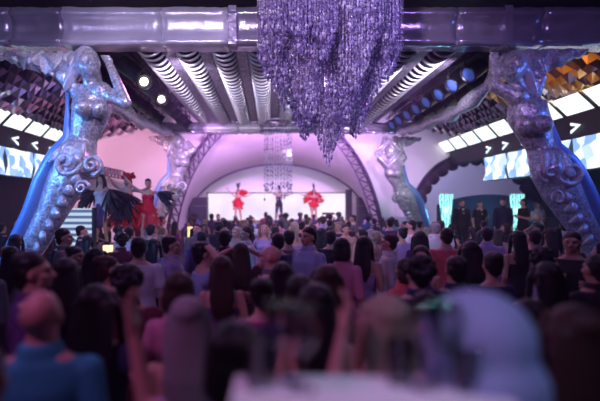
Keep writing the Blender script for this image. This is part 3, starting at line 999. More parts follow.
def make_proto(name, fem, hairk, topk, arml, armr, curl=0.5, vox=0.0085, stance=0.0):
    """returns {part: mesh} for a 1.72 m figure facing +y"""
    out = {}
    sw = .158 if fem else .188
    ar = .045 if fem else .054
    if fem:
        T = [(.80, 0, -.01, .155, .10), (.90, 0, -.015, .178, .118), (.98, 0, -.01, .162, .108), (1.08, 0, 0, .125, .088), (1.20, 0, .005, .142, .098), (1.29, 0, .005, .152, .10), (1.37, 0, -.005, .155, .082), (1.43, 0, -.012, .115, .066), (1.47, 0, -.012, .055, .052), (1.53, 0, .0, .046, .05), (1.58, 0, 0.005, .044, .048)]
    else:
        T = [(.80, 0, 0, .155, .10), (.90, 0, -.005, .168, .112), (1.0, 0, 0, .155, .106), (1.10, 0, .005, .15, .105), (1.22, 0, .005, .172, .118), (1.33, 0, 0, .185, .118), (1.39, 0, -.008, .176, .095), (1.445, 0, -.012, .135, .078), (1.485, 0, -.012, .07, .065), (1.53, 0, 0, .058, .06), (1.58, 0, .005, .055, .058)]
    b = MB()
    b.zloft(T, 22, 2.3)
    if fem:
        for s_ in (-1, 1):
            b.ell((s_ * .068, .085, 1.26), (.06, .055, .06))
    # head
    b.ell((0, -.012, 1.632), (.074, .094, .090), 18, 12)
    b.ell((0, .030, 1.575), (.056, .062, .062), 16, 10)
    b.ell((0, .068, 1.542), (.026, .024, .022))                       # chin
    b.cap((0, .082, 1.632), (0, .108, 1.594), .010, .0145, 10)        # nose
    for s_ in (-1, 1):
        b.cap((s_ * .012, .079, 1.646), (s_ * .045, .066, 1.648), .011, .010, 8)   # brow
        b.ell((s_ * .043, .055, 1.594), (.020, .022, .020))           # cheek
        b.ell((s_ * .077, -.008, 1.610), (.011, .022, .034))          # ear
        b.ell((s_ * .011, .098, 1.590), (.010, .010, .008))           # nostril
    legs = []
    for s_ in (-1, 1):
        k = stance * s_
        legs += [((s_ * .085, 0, .88), (s_ * (.095 + stance * .4), .015 + k * .5, .49), .088 if not fem else .09, .056), ((s_ * (.095 + stance * .4), .015 + k * .5, .49), (s_ * (.10 + stance), -.03 + k, .09), .058, .038),
                 ((s_ * (.10 + stance), -.035 + k, .055), (s_ * (.115 + stance), .13 + k, .032), .042, .030)]
        b.ell((s_ * (.098 + stance * .6), -.03 + k * .6, .36), (.05, .055, .11))
    for l in legs:
        b.cap(*l)
    arms = []
    for s_, kind in ((-1, arml), (1, armr)):
        e, w = ARMS[kind]
        S = Vector((s_ * sw, -.005, 1.385))
        E = S + Vector((s_ * e[0], e[1], e[2]))
        W = S + Vector((s_ * w[0], w[1], w[2]))
        arms.append((S, E, W))
        b.cap(S, E, ar, ar * .8)
        b.cap(E, W, ar * .8, ar * .56)
        d = (W - E)
        n = Vector((-s_, 0, 0)) if abs(d.normalized().x) < .8 else Vector((0, 0, -1))
        n = (n - d.normalized() * n.dot(d.normalized())).normalized()
        hand(b, W, d, n, s_ if kind else 1, curl)
    out['body'] = b.sculpt(name + '_body', vox, 2)
    # face
    for s_ in (-1, 1):
        out['eye' if s_ < 0 else 'eye '] = MB().ell((s_ * .030, .073, 1.626), (.0125, .009, .0065), 10, 6).mesh(name + '_eye')
    out['mouth'] = MB().ell((0, .090, 1.563), (.022, .009, .0065), 12, 6).mesh(name + '_mouth')
    # hair
    h = MB()
    if hairk != 'bald':
        h.ell((0, -.030, 1.672), (.083, .098, .072), 18, 12)
        h.ell((0, -.036, 1.628), (.087, .086, .078), 18, 12)
        h.ell((0, -.060, 1.580), (.066, .050, .060), 16, 10)
        if hairk in ('long', 'wavy'):
            fw = 1.25 if hairk == 'wavy' else 1.0
            h.zloft([(1.70, 0, -.03, .05, .05), (1.66, 0, -.04, .088 * fw, .075), (1.58, 0, -.062, .098 * fw, .062), (1.48, 0, -.085, .105 * fw, .05), (1.38, 0, -.105, .108 * fw, .042), (1.28, 0, -.112, .095 * fw, .034), (1.20, 0, -.112, .055, .022)], 20)
            for s_ in (-1, 1):
                h.tube([(s_ * .055, .045, 1.70), (s_ * .086 * fw, .02, 1.62), (s_ * .092 * fw, .02, 1.52), (s_ * .098 * fw, .03, 1.42), (s_ * .095, .055, 1.33)], [.018, .026, .027, .025, .012], 8)
        elif hairk == 'bun':
            h.ell((0, -.105, 1.695), (.052, .05, .048))
        elif hairk == 'tail':
            h.tube([(0, -.105, 1.68), (0, -.155, 1.66), (0, -.165, 1.56), (0, -.145, 1.42), (0, -.13, 1.34)], [.03, .036, .036, .028, .01], 8)
        elif hairk == 'bob':
            h.zloft([(1.715, 0, -.02, .05, .05), (1.68, 0, -.025, .09, .088), (1.60, 0, -.04, .103, .085), (1.53, 0, -.045, .105, .08), (1.49, 0, -.045, .085, .065)], 18)
        elif hairk == 'curly':
            rr = random.Random(5)
            for i in range(60):
                a, z = rr.uniform(0, 2 * PI), rr.uniform(-.5, 1)
                c = math.sqrt(max(0, 1 - z * z))
                y = -.03 + .10 * c * math.sin(a)
                if y > .05 and z < .55:
                    continue
                h.ell((.10 * c * math.cos(a), y, 1.66 + .085 * z), (.028, .028, .028), 7, 5)
        out['hair'] = h.sculpt(name + '_hair', 0.009, 2)
    # clothes
    def infl(rows_, g):
        return [(z, x, y, rx + g, ry + g) for z, x, y, rx, ry in rows_]
    c = MB()
    if topk in ('shirt', 'tee', 'top'):
        c.zloft([(z, x, y, rx + (.018 if z > 1.05 else .034 if z < .95 else .026), ry + (.018 if z > 1.05 else .034 if z < .95 else .026)) for z, x, y, rx, ry in T if z < 1.46], 22, 2.15)
        if fem:
            for s_ in (-1, 1):
                c.ell((s_ * .068, .088, 1.26), (.072, .067, .072))
        if topk == 'shirt':
            c.zloft([(1.42, 0, -.012, .135, .092), (1.455, 0, -.012, .105, .088), (1.49, 0, -.010, .086, .086), (1.515, 0, -.008, .080, .082)], 18)
        for S, E, W in arms:
            if topk == 'top':
                c.cap(S, S.lerp(E, .25), ar + .012, ar + .010)
            else:
                c.cap(S, E if topk == 'shirt' else S.lerp(E, .62), ar + .016, ar * .85 + .016)
                if topk == 'shirt':
                    c.cap(E, E.lerp(W, .92), ar * .85 + .014, ar * .6 + .014)
        out['shirt'] = c.sculpt(name + '_shirt', 0.013, 3)
        p = MB()
        p.zloft(infl([r for r in T if r[0] < 1.05], .012), 22, 2.3)
        for i, l in enumerate(legs):
            if i % 3 < 2:
                p.cap(l[0], l[1], l[2] + .014, l[3] + .018)
        out['trousers'] = p.sculpt(name + '_trousers', 0.016, 3)
    elif topk == 'dress':
        rows_ = [(.52, 0, -.01, .20, .17), (.70, 0, -.01, .205, .155)] + infl([r for r in T if r[0] < 1.36], .015)
        c.zloft(rows_, 22, 2.2)
        for s_ in (-1, 1):
            c.ell((s_ * .068, .088, 1.26), (.072, .067, .072))
            c.cap((s_ * .09, .075, 1.32), (s_ * .105, .0, 1.435), .016, .016, 8)
            c.cap((s_ * .105, .0, 1.435), (s_ * .10, -.07, 1.36), .016, .016, 8)
        out['dress'] = c.sculpt(name + '_dress', 0.013, 3)
    elif topk == 'leotard':
        c.zloft(infl([r for r in T if .79 < r[0] < 1.32], .012), 22, 2.3)
        for s_ in (-1, 1):
            c.ell((s_ * .068, .088, 1.26), (.07, .065, .07))
        out['leotard'] = c.sculpt(name + '_leotard', 0.012, 2)
    for i, l in enumerate(legs):
        if i % 3 == 2:
            sh = MB()
            sh.cap(l[0], l[1], l[2] + .012, l[3] + .012)
            sh.box((l[1][0], l[1][1] - .06, .012), (.07, .20, .024))
            out['shoe' if i < 3 else 'shoe '] = sh.sculpt(name + '_shoe', 0.012, 2)
    return out


PR = {
    'm_shirt': make_proto('m_shirt', 0, 'short', 'shirt', 'down', 'down'),
    'm_tee': make_proto('m_tee', 0, 'short', 'tee', 'bent', 'down'),
    'm_curly': make_proto('m_curly', 0, 'curly', 'shirt', 'bent', 'bent'),
    'm_bald': make_proto('m_bald', 0, 'bald', 'shirt', 'down', 'bent'),
    'm_hand': make_proto('m_hand', 0, 'short', 'tee', 'bent', 'head'),
    'f_long': make_proto('f_long', 1, 'long', 'dress', 'down', 'bent'),
    'f_wavy': make_proto('f_wavy', 1, 'wavy', 'top', 'bent', 'hip'),
    'f_bun': make_proto('f_bun', 1, 'bun', 'top', 'bent', 'down'),
    'f_tail': make_proto('f_tail', 1, 'tail', 'dress', 'down', 'down'),
    'f_bob': make_proto('f_bob', 1, 'bob', 'shirt', 'bent', 'bent'),
    'f_head': make_proto('f_head', 1, 'long', 'top', 'head', 'head', 0.3),
    'f_up': make_proto('f_up', 1, 'long', 'dress', 'up', 'wide', 0.3),
    'f_hip': make_proto('f_hip', 1, 'long', 'shirt', 'bent', 'hip'),
    'f_cheer': make_proto('f_cheer', 1, 'bob', 'top', 'cheer', 'cheer', 0.5),
    'f_wave': make_proto('f_wave', 1, 'bun', 'top', 'wave', 'bent', 0.3),
    'dance': make_proto('dance', 1, 'tail', 'leotard', 'out', 'wide', 0.3, stance=.06),
    'dance2': make_proto('dance2', 1, 'long', 'leotard', 'hip', 'out', 0.3, stance=.03),
}
PLACED = []


def person(proto, x, y, z, head, H, hair, top, skin, label, group='party crowd', trousers='black', cat='person'):
    t = empty('person', (x, y, z), R(head))
    s = H / (1.735 if 'bald' not in proto else 1.722)
    t.scale = (s, s, s)
    tag(t, label, cat, group)
    for part, me in PR[proto].items():
        if part == 'body':
            m = SK[skin]
        elif part.strip() == 'eye':
            m = M['eye']
        elif part == 'mouth':
            m = M['lips']
        elif part == 'hair':
            m = HAIR[hair]
        elif part in ('shirt', 'dress', 'leotard'):
            m = CLO[top]
        elif part == 'trousers':
            m = CLO[trousers]
        else:
            m = M['shoe']
        put(part.strip(), me, m, t)
    PLACED.append((x, y, t))
    return t


def at(u, d, H):
    return (u - CX) / F * d, d


def by_head(u, v, H=1.72):
    d = F * (HC - H) / (v - CY)
    return (u - CX) / F * d, d


# --- hand placed guests: (u, v of the crown, height, proto, heading, hair, top, skin, label)
G = [
    # left
    (34, 252, 1.74, 'm_shirt', -70, 'black', 'purple', 0, 'dark haired man in purple shirt in profile below the blue lit statue tail'),
    (97, 248, 1.72, 'f_wavy', -15, 'black', 'black', 1, 'woman with wide dark hair in black below the striped light screen'),
    (139, 237, 1.78, 'm_tee', 10, 'black', 'white', 0, 'dark haired man in white tee below the red skirted performer'),
    (66, 258, 1.66, 'f_long', 20, 'black', 'navy', 0, 'dark long haired woman in navy beside the man in purple'),
    (128, 267, 1.70, 'm_curly', 0, 'black', 'maroon', 1, 'curly dark haired man in maroon before the man in white tee'),
    (110, 256, 1.66, 'f_bun', -60, 'brown', 'pink', 2, 'woman in pink with hair bun turned towards the stage speakers'),
    (172, 236, 1.76, 'm_shirt', -85, 'black', 'lilac', 0, 'man in lilac shirt seen in profile beneath the far statue'),
    (197, 223, 1.74, 'm_shirt', 165, 'brown', 'grey', 2, 'man in grey facing the camera beside the dark speaker stack'),
    (204, 242, 1.76, 'm_hand', -70, 'black', 'pale blue', 0, 'man in pale blue tee resting a hand on his head'),
    (222, 256, 1.70, 'f_long', 5, 'brown', 'purple', 0, 'woman with long brown hair and purple dress in front of raised arms'),
    (240, 243, 1.70, 'f_head', 20, 'brown', 'maroon', 2, 'woman in maroon holding both hands on top of her head'),
    (270, 246, 1.76, 'm_bald', 75, 'grey', 'grey', 2, 'bald man in grey shirt seen from the side'),
    (282, 262, 1.68, 'f_long', -5, 'black', 'black', 0, 'long black haired woman in black in front of the bald man'),
    (236, 227, 1.68, 'f_bob', 150, 'blond', 'beige', 0, 'blond woman in beige turned to the camera before the screen'),
    (246, 227, 1.74, 'm_shirt', 120, 'brown', 'white', 0, 'man in white shirt turning beside the blond woman'),
    (264, 225, 1.68, 'f_wavy', 170, 'blond', 'lilac', 2, 'fair wavy haired woman in lilac facing the camera'),
    (277, 233, 1.74, 'm_tee', 30, 'black', 'navy', 0, 'dark haired man in navy tee behind the bald man'),
    (294, 222, 1.76, 'f_tail', 20, 'blond', 'lilac', 0, 'tall fair woman in lilac dress beneath the central dancer'),
    (308, 227, 1.82, 'm_shirt', 130, 'black', 'pale blue', 0, 'man in pale blue shirt turned to the camera in mid crowd'),
    (322, 228, 1.70, 'f_long', -20, 'black', 'pale blue', 0, 'long black haired woman in pale blue beside the blue shirted man'),
    (343, 238, 1.72, 'f_bob', -30, 'black', 'pink', 2, 'dark bobbed woman in pink shirt beneath the large chandelier point'),
    (364, 236, 1.72, 'f_long', -25, 'black', 'lilac', 0, 'long dark haired woman in lilac next to the pink bobbed woman'),
    (375, 231, 1.68, 'f_tail', 40, 'blond', 'beige', 0, 'blond pony-tailed woman in beige dress right of the screen'),
    (388, 234, 1.74, 'm_shirt', 75, 'brown', 'white', 2, 'brown haired man in white shirt in profile below the diamond frame'),
    (402, 227, 1.70, 'f_bun', 20, 'black', 'lilac', 0, 'dark haired woman with bun in lilac below the far statue'),
    (420, 231, 1.70, 'f_wavy', -10, 'black', 'purple', 0, 'wavy dark haired woman in purple beside the coral shirted man'),
    (421, 246, 1.68, 'f_long', 160, 'black', 'purple', 0, 'long dark haired woman in purple facing the camera'),
    (404, 258, 1.66, 'f_bob', 30, 'brown', 'coral', 0, 'brown bobbed woman in coral shirt in front of the far statue'),
    (446, 228, 1.78, 'm_tee', 0, 'brown', 'coral', 2, 'man in bright coral tee standing below the cyan lamp'),
    (418, 258, 1.70, 'm_curly', 10, 'black', 'navy', 0, 'curly haired man in navy right of the coral bobbed woman'),
    (326, 265, 1.70, 'f_wavy', 10, 'brown', 'magenta', 0, 'woman with wavy brown hair in magenta near the centre front'),
    (487, 227, 1.76, 'm_shirt', -20, 'black', 'lilac', 0, 'dark haired man in lilac shirt before the lounge platform'),
    (470, 241, 1.70, 'f_wavy', 0, 'black', 'black', 0, 'wavy black haired woman in black in front of the coral man'),
    (517, 231, 1.74, 'f_long', 10, 'black', 'black', 0, 'woman with long black hair and black dress below the second cyan lamp'),
    (548, 228, 1.72, 'f_long', 15, 'brown', 'lilac', 0, 'woman with long brown hair in lilac dress beside the large right statue'),
    (572, 232, 1.80, 'm_tee', 140, 'black', 'black', 1, 'security man in black tee with amber badge by the statue tail'),
    (455, 256, 1.68, 'm_shirt', 5, 'black', 'navy', 1, 'man in navy shirt right of the curly man in navy'),
    (492, 252, 1.70, 'f_bun', 0, 'black', 'navy', 0, 'woman with dark bun in navy between two long haired women'),
    (545, 262, 1.68, 'f_wavy', 10, 'black', 'purple', 0, 'wavy dark haired woman in purple before the brown haired woman'),
    (595, 255, 1.70, 'm_shirt', 15, 'black', 'black', 1, 'man in black shirt at the edge beside the security man'),
    (300, 275, 1.68, 'm_shirt', 0, 'black', 'navy', 0, 'man in navy shirt just behind the near row centre'),
    (180, 272, 1.70, 'f_bob', 0, 'brown', 'pink', 0, 'brown bobbed woman in pink near the front'),
]
NEAR = [
    (42, 1.95, 1.73, 'm_bald', 5, 'grey', 'teal', 2, 'bald rosy headed man in teal shirt, blurred at the near edge'),
    (-22, 1.75, 1.56, 'm_shirt', 0, 'black', 'blue', 0, 'dark haired person in blue cut off at the near edge'),
    (98, 2.25, 1.70, 'f_wavy', -8, 'black', 'navy', 2, 'blurred wavy dark haired woman in navy beside the bald teal man'),
    (236, 1.48, 1.72, 'f_cheer', 0, 'black', 'maroon', 2, 'blurred woman in maroon top raising both bare forearms behind the table'),
    (188, 2.15, 1.66, 'f_long', 5, 'grey', 'lilac', 0, 'blurred long ash haired woman in lilac beside the raised forearms'),
    (262, 2.75, 1.66, 'f_bun', 0, 'black', 'magenta', 2, 'blurred woman with bun in magenta top behind the raised forearms'),
    (316, 2.3, 1.70, 'f_long', 0, 'black', 'purple', 0, 'blurred long black haired woman in purple dress behind the table'),
    (384, 2.1, 1.68, 'f_long', 8, 'blond', 'pink', 2, 'blurred fair haired woman in pink dress behind the table'),
    (474, 1.38, 1.78, 'm_shirt', 0, 'black', 'pale blue', 0, 'blurred person in pale blue hooded top with hood up'),
    (424, 2.5, 1.62, 'm_tee', 0, 'black', 'navy', 2, 'blurred dark haired man in navy tee by the pale blue hood'),
    (572, 1.9, 1.68, 'f_wavy', 0, 'brown', 'purple', 0, 'blurred wavy haired woman in purple at the near right corner'),
    (630, 2.2, 1.60, 'm_shirt', 0, 'black', 'black', 0, 'blurred man in black at the near corner edge'),
    (528, 2.4, 1.60, 'f_long', 0, 'black', 'black', 0, 'blurred long haired woman in black behind the pale blue hood'),
]
ALL = []
for u, v, H, *rest in G:
    ALL.append([u, v, F * (HC - H) / (v - CY), H, False] + rest)
for u, d, H, *rest in NEAR:
    ALL.append([u, CY + F * (HC - H) / d, d, H, True] + rest)
for it in range(60):                                   # step people apart along their sight lines so nobody stands inside anybody
    for i in range(len(ALL)):
        for j in range(i):
            a, b = ALL[i], ALL[j]
            dx = (a[0] - CX) / F * a[2] - (b[0] - CX) / F * b[2]
            dy = a[2] - b[2]
            if dx * dx + dy * dy < .56 ** 2:
                k = .02 if dy >= 0 else -.02
                a[2] += k * (.4 if a[4] else 1)
                b[2] -= k * (.4 if b[4] else 1)
for u, v, d, H, nr, pr, hd, hr, tp, sk, lb in ALL:
    H = min(1.86, max(1.50, HC - (v - CY) * d / F))
    x, y = at(u, d, H)
    p = person(pr, x, y, 0, hd, H, hr, tp, sk, lb, None)
    if 'hooded' in lb:
        hb = MB()
        hb.ell((0, -.02, 1.665), (.135, .145, .125))
        hb.ell((0, -.06, 1.56), (.15, .13, .12))
        hb.ell((0, -.05, 1.47), (.17, .12, .07))
        put('hood', hb.sculpt('hood', 0.014, 3), CLO[tp], p)
    if 'badge' in lb:
        MB().box((0.075, .142, 1.28), (.075, .012, .05)).build('badge', M['badge'], p, False)

# --- the rest of the crowd, row by row from the stage
rows_d = [20.6, 18.9, 17.3, 15.8, 14.4, 13.1, 11.9, 10.8, 9.7, 8.7, 7.7, 6.8, 6.0, 5.2, 4.5, 3.9]
pm = ['m_shirt', 'm_tee', 'm_curly', 'm_shirt', 'm_hand', 'm_bald']
pf = ['f_long', 'f_wavy', 'f_bun', 'f_tail', 'f_bob', 'f_long']
HN = {'black': 'black-haired', 'brown': 'brown-haired', 'blond': 'blond', 'grey': 'grey-haired'}
for ri, d in enumerate(rows_d):
    x0, x1 = max(-6.6, -300 / F * d), min(7.0, 345 / F * d)
    if d > 14:
        x0, x1 = max(x0, -3.0), min(x1, 4.2)
    n = int((x1 - x0) / 0.66)
    cnt = 0
    for i in range(n + 1):
        x = x0 + (x1 - x0) * (i + rnd.uniform(-.22, .22)) / max(1, n)
        y = d + rnd.uniform(-.25, .25)
        if -5.6 < x < -1.9 and 9.6 < y < 12.6:
            continue
        if x > 4.9 and y > 12.6:
            continue
        if abs(y - 8.1) < .6 and (x < -3.6 or x > 4.6):
            continue
        if abs(y - 16.2) < .7 and (abs(x + 3.9) < .9 or abs(x - 5.2) < .9):
            continue
        if any((x - a) ** 2 + (y - b) ** 2 < .60 ** 2 for a, b, _ in PLACED):
            continue
        fem = rnd.random() < .5
        pr = rnd.choice(pf) if fem else rnd.choice(pm[:4] if d < 7 or rnd.random() < .9 else pm)
        hair = rnd.choices(['black', 'brown', 'blond', 'grey'], [6, 3, 1.3 if fem else .3, .3])[0]
        top = rnd.choices(['black', 'navy', 'purple', 'maroon', 'white', 'pale blue', 'pink', 'lilac', 'grey', 'blue', 'magenta', 'beige'], [6, 4, 3, 2, 1.5, 1, 1, 1.2, 2, 1, .6, .8])[0]
        hd = rnd.choices([rnd.gauss(0, 18), rnd.gauss(80, 20), rnd.gauss(-80, 20), rnd.gauss(180, 20)], [6, 1, 1, .5 if d > 6 else .1])[0]
        H = rnd.uniform(1.66, 1.79) if not fem else rnd.uniform(1.56, 1.69)
        lb = '%s %s in %s, %s from left in crowd row %s from stage' % ('bald' if pr == 'm_bald' else HN[hair], 'woman' if fem else 'man', top, ORD[cnt], ORD[ri])
        person(pr, x, y, 0, hd, H, hair, top, rnd.choice((0, 0, 1, 2)), lb, 'party crowd on the dance floor')
        cnt += 1
print('people', len(PLACED))

# --- stage, screen and dancers
tag(MB().box((0.4, 24.2, 0.6), (10.0, 4.4, 1.2)).build('stage', M['stage'], smooth=False), 'dark raised stage in front of the bright screen', 'stage')
sl, sr = P(208, 0, 25.2).x, P(346, 0, 25.2).x
t = empty('led_screen', ((sl + sr) / 2, 25.2, 1.2))
tag(t, 'wide bright white screen behind the stage dancers', 'screen')
MB().box((0, 0, 0.80), (sr - sl, 0.06, 1.5)).build('display', M['screen'], t, False)
fr = MB()
for x, z, w, h in ((0, 1.58, sr - sl + .12, .06), (0, 0.02, sr - sl + .12, .06), (-(sr - sl) / 2 - .03, .8, .06, 1.6), ((sr - sl) / 2 + .03, .8, .06, 1.6)):
    fr.box((x, 0.01, z), (w, .12, h))
fr.build('bezel', M['black'], t, False)
MB().box(((sr - sl) / 2 - 1.0, -0.05, 0.42), (0.7, 0.03, 0.12)).build('caption_strip', M['black'], t, False)
for u, hgt, sidew in ((199, 1.35, 'performers'), (366, 1.35, 'lounge')):
    x = P(u, 0, 22.6).x
    for k in range(3):
        t = empty('loudspeaker', (x, 22.5, 1.2 + k * 0.43))
        tag(t, '%s loudspeaker of the black stack on the %s side of the stage' % (('bottom', 'middle', 'top')[k], sidew), 'loudspeaker', 'stage speaker stacks')
        cb = MB().box((0, 0, 0.21), (0.9, 0.6, 0.42)).build('cabinet', M['black'], t, False)
        MB().box((0, -0.31, 0.21), (0.82, 0.03, 0.35)).build('grille', M['grille'], cb, False)
        for hx in (-.455, .455):
            MB().box((hx, 0, 0.25), (0.02, 0.14, 0.05)).build('handle', M['chrome'], cb, False)
x = P(351, 0, 22.8).x
tag(MB().box((x, 23.5, 2.05), (0.3, 0.3, 1.7)).build('stage_post', M['black'], smooth=False), 'black post between the screen and the speaker stack', 'post')


def plume(parent, name, m, c, n, length, spread_a, spread_b, seed, w=0.05, dirv=(0, 0, 1), droop=0.25):
    """a fan of feathers with real thickness"""
    rr = random.Random(seed)
    mb = MB()
    c = Vector(c)
    for i in range(n):
        a = spread_a * (2 * (i + .5) / n - 1) + rr.uniform(-.08, .08)
        e = rr.uniform(-spread_b, spread_b)
        d = Vector((math.sin(a), math.sin(e), math.cos(a)))
        q = Vector(dirv).to_track_quat('Z', 'Y')
        d = q @ d
        L = length * rr.uniform(.75, 1.1)
        pts = [c + d * L * t_ + Vector((0, 0, -droop * L * t_ * t_)) for t_ in (0, .2, .4, .6, .8, .93, 1)]
        mb.tube(pts, [w * .2, w * .8, w, w * 1.05, w * .95, w * .6, w * .1], 7, 0.35)
    return mb.build(name, m, parent)


zs = 1.2
def dancer(u, Y, z, proto, head, hair, top, lb, H=1.7, skin=0, tr='black'):
    x = (u - CX) / F * Y
    p = person(proto, x, Y, z, head, H, hair, top, skin, lb, 'stage dancers')
    del p['group']
    return p


d1 = dancer(238, 22.9, zs, 'dance', 170, 'black', 'red', 'stage dancer in red costume with one tall feather, nearest the performers')
plume(d1, 'feather_fan', M['redfeather'], (-.15, -.12, 1.35), 34, .5, .9, .4, 3, .045)
plume(d1, 'head_feather', M['blackfeather'], (0, -.03, 1.70), 3, .55, .15, .1, 4, .04)
plume(d1, 'feather_skirt', M['redfeather'], (0, -.05, 1.0), 18, .35, 2.6, .5, 5, .05, (0, 0, -1))
d2 = dancer(279, 22.7, zs, 'dance', 175, 'black', 'black', 'central stage dancer in dark costume with arms spread', 1.75)
MB().lathe([(.10, 0), (.12, .03), (.07, .06), (.06, .14), (.01, .16)], (0, 0, 1.73)).build('hat', M['black'], d2)
lg = MB()
for s_ in (-1, 1):
    lg.cap((s_ * .085, 0, .88), (s_ * .12, .03 * s_, .49), .10, .07)
    lg.cap((s_ * .12, .03 * s_, .49), (s_ * .16, .03 * s_ - .02, .12), .072, .052)
lg.build('leggings', M['curtain'], d2)
d3 = dancer(314, 22.9, zs, 'dance2', 185, 'black', 'red', 'stage dancer with wide heart shaped red feather wings near the post')
plume(d3, 'feather_fan', M['redfeather'], (.02, -.14, 1.25), 50, .55, 1.9, .35, 6, .05)
plume(d3, 'head_feather', M['blackfeather'], (0, -.03, 1.70), 3, .5, .12, .1, 7, .04)
plume(d3, 'feather_skirt', M['redfeather'], (0, -.05, 1.0), 18, .32, 2.6, .5, 8, .05, (0, 0, -1))

# --- podium with costumed performers
PY = 10.9
tag(MB().box(((P(78, 0, PY).x + P(160, 0, PY).x) / 2, PY + .1, 0.56), (P(160, 0, PY).x - P(78, 0, PY).x, 1.6, 1.12)).build('podium', M['stage'], smooth=False), 'dark podium under the three costumed performers', 'podium')
t = empty('light_screen', (P(80, 0, PY - .7).x, PY - .95, 0))
tag(t, 'striped blue white light screen standing before the podium', 'screen')
MB().box((0, 0, 1.05), (.78, .06, 1.95)).build('display', M['louvre'], t, False)
fr = MB()
for s_ in (-1, 1):
    fr.box((s_ * .42, 0, 1.02), (.06, .12, 2.04))
fr.box((0, 0, 0.04), (.9, .3, .08))
fr.build('stand', M['black'], t, False)
t = empty('lit_sign', (P(117, 0, PY - .8).x, PY - .85, 0))
tag(t, 'small amber glowing box at the performers\' feet', 'lamp')
MB().box((0, 0, 1.12), (.56, .12, .16)).build('glow_panel', M['amber_panel'], t, False)
MB().box((0, 0.02, .52), (.5, .08, 1.04)).build('stand', M['black'], t, False)
pz = 1.12
p1 = dancer(101, PY, pz, 'dance2', 165, 'black', 'silver', 'performer in silver costume with long drooping black feather wings', 1.72)
plume(p1, 'feather_wing', M['blackfeather'], (.18, -.05, 1.38), 40, .55, .7, .5, 11, .03, (.85, 0, -.55), .12)
plume(p1, 'feather_wing', M['blackfeather'], (-.18, -.05, 1.38), 60, .8, .7, .5, 12, .032, (-.75, .2, -.65), .12)
plume(p1, 'headdress', M['foil2'], (0, -.02, 1.70), 7, .38, .6, .2, 13, .02)
MB().zloft([(1.02, 0, 0, .15, .11), (.86, 0, 0, .17, .13), (.5, .0, 0, .11, .12), (.44, 0, 0, .1, .1)], 14).build('costume_shorts', CLO['purple'], p1)
p2 = dancer(127, PY + .2, pz, 'dance', 160, 'red', 'red', 'red haired performer in a full red feather skirt and black boa', 1.68, 2)
plume(p2, 'feather_skirt', M['redfeather'], (0, -.02, 1.05), 110, .68, 1.6, .7, 14, .04, (0, 0, -1), .2)
plume(p2, 'feather_boa', M['blackfeather'], (.0, .16, 1.3), 50, .7, .6, .4, 15, .03, (-.3, .1, -.9), .1)
plume(p2, 'headdress', M['redfeather'], (0, -.03, 1.68), 16, .25, 1.3, .4, 16, .04)
p3 = dancer(148, PY + .05, pz, 'dance', 190, 'black', 'red', 'black haired performer in red bodice with black feather shoulders', 1.62, 0)
plume(p3, 'feather_wing', M['blackfeather'], (-.2, -.04, 1.38), 50, .5, .9, .5, 17, .03, (-.8, 0, -.3), .15)
plume(p3, 'feather_skirt', M['redfeather'], (0, -.02, 1.05), 70, .55, .6, .4, 18, .03, (0, 0, -1), .2)
# black speaker on the tent wall
t = empty('loudspeaker', P(92, 178, 17.0))
tag(t, 'small black loudspeaker hung on the tent truss behind the figurehead', 'loudspeaker')
cb = MB().box((0, 0, 0.2), (.32, .3, .5)).build('cabinet', M['black'], t, False)
MB().box((0, -.16, 0.2), (.27, .02, .44)).build('grille', M['grille'], cb, False)
MB().tube([(0, 0, .43), (0, .1, .48), (0, .2, .58)], .02).build('bracket', M['black'], t)
# amber lamp in the crowd near the speakers
t = empty('floor_lantern', (P(190, 0, 12.6).x, 12.6, 0))
tag(t, 'slim amber lantern glowing beside the man in grey', 'lantern')
MB().box((0, 0, 1.33), (.12, .12, .32)).build('glow_panel', M['amber_panel'], t, False)
MB().tube([(0, 0, 0), (0, 0, 1.18)], .03).build('post', M['black'], t)
MB().lathe([(.16, 0), (.16, .03), (.02, .04)]).build('base', M['black'], t)

# --- lounge platform on the right
tag(MB().box((8.1, 15.6, 0.25), (3.4, 3.6, 0.5)).build('lounge_platform', M['stage'], smooth=False), 'low dark platform under the standing lounge guests', 'platform')
pts = []
n = 14
mb = MB()
prof = [(P(438, 0, 17.7).x, 0.0)] + [(P(438 + 106 * i / n, 0, 17.7).x, 2.10 + .42 * math.sin(PI * (i / n)) ** .8) for i in range(n + 1)] + [(P(544, 0, 17.7).x, 0.0)]
k = len(prof)
mb.add([(x, 17.75, z) for x, z in prof] + [(x, 17.85, z) for x, z in prof], [tuple(range(k)), tuple(range(2 * k - 1, k - 1, -1))] + [(i, i + k, (i + 1) % k + k, (i + 1) % k) for i in range(k)])
tag(mb.build('lounge_backdrop', M['curtain'], smooth=False), 'dark round topped backdrop behind the lounge guests', 'backdrop')
for u, lb in ((446, 'glowing cyan squiggle lamp nearest the coral shirted man'), (517, 'glowing cyan squiggle lamp behind the man with white sleeves')):
    x = P(u, 0, 17.2).x
    t = empty('cyan_lamp', (x, 17.2, .5))
    tag(t, lb, 'lamp')
    MB().zloft([(.62, 0, 0, .13, .06), (1.0, 0, 0, .15, .06), (1.5, 0, 0, .22, .07), (2.02, 0, 0, .27, .07)], 16, 5).build('lamp_shade', M['cyan'], t)
    MB().tube([(0, 0, 0), (0, 0, .62)], .03).build('post', M['chrome'], t)
    MB().lathe([(.2, 0), (.2, .03), (.03, .05)]).build('base', M['chrome'], t)
    lamp('POINT', 'cyan_glow', (x, 16.95, 1.9), (0, 0, 0), 45, (0.25, 0.8, 1.0), 0.15)
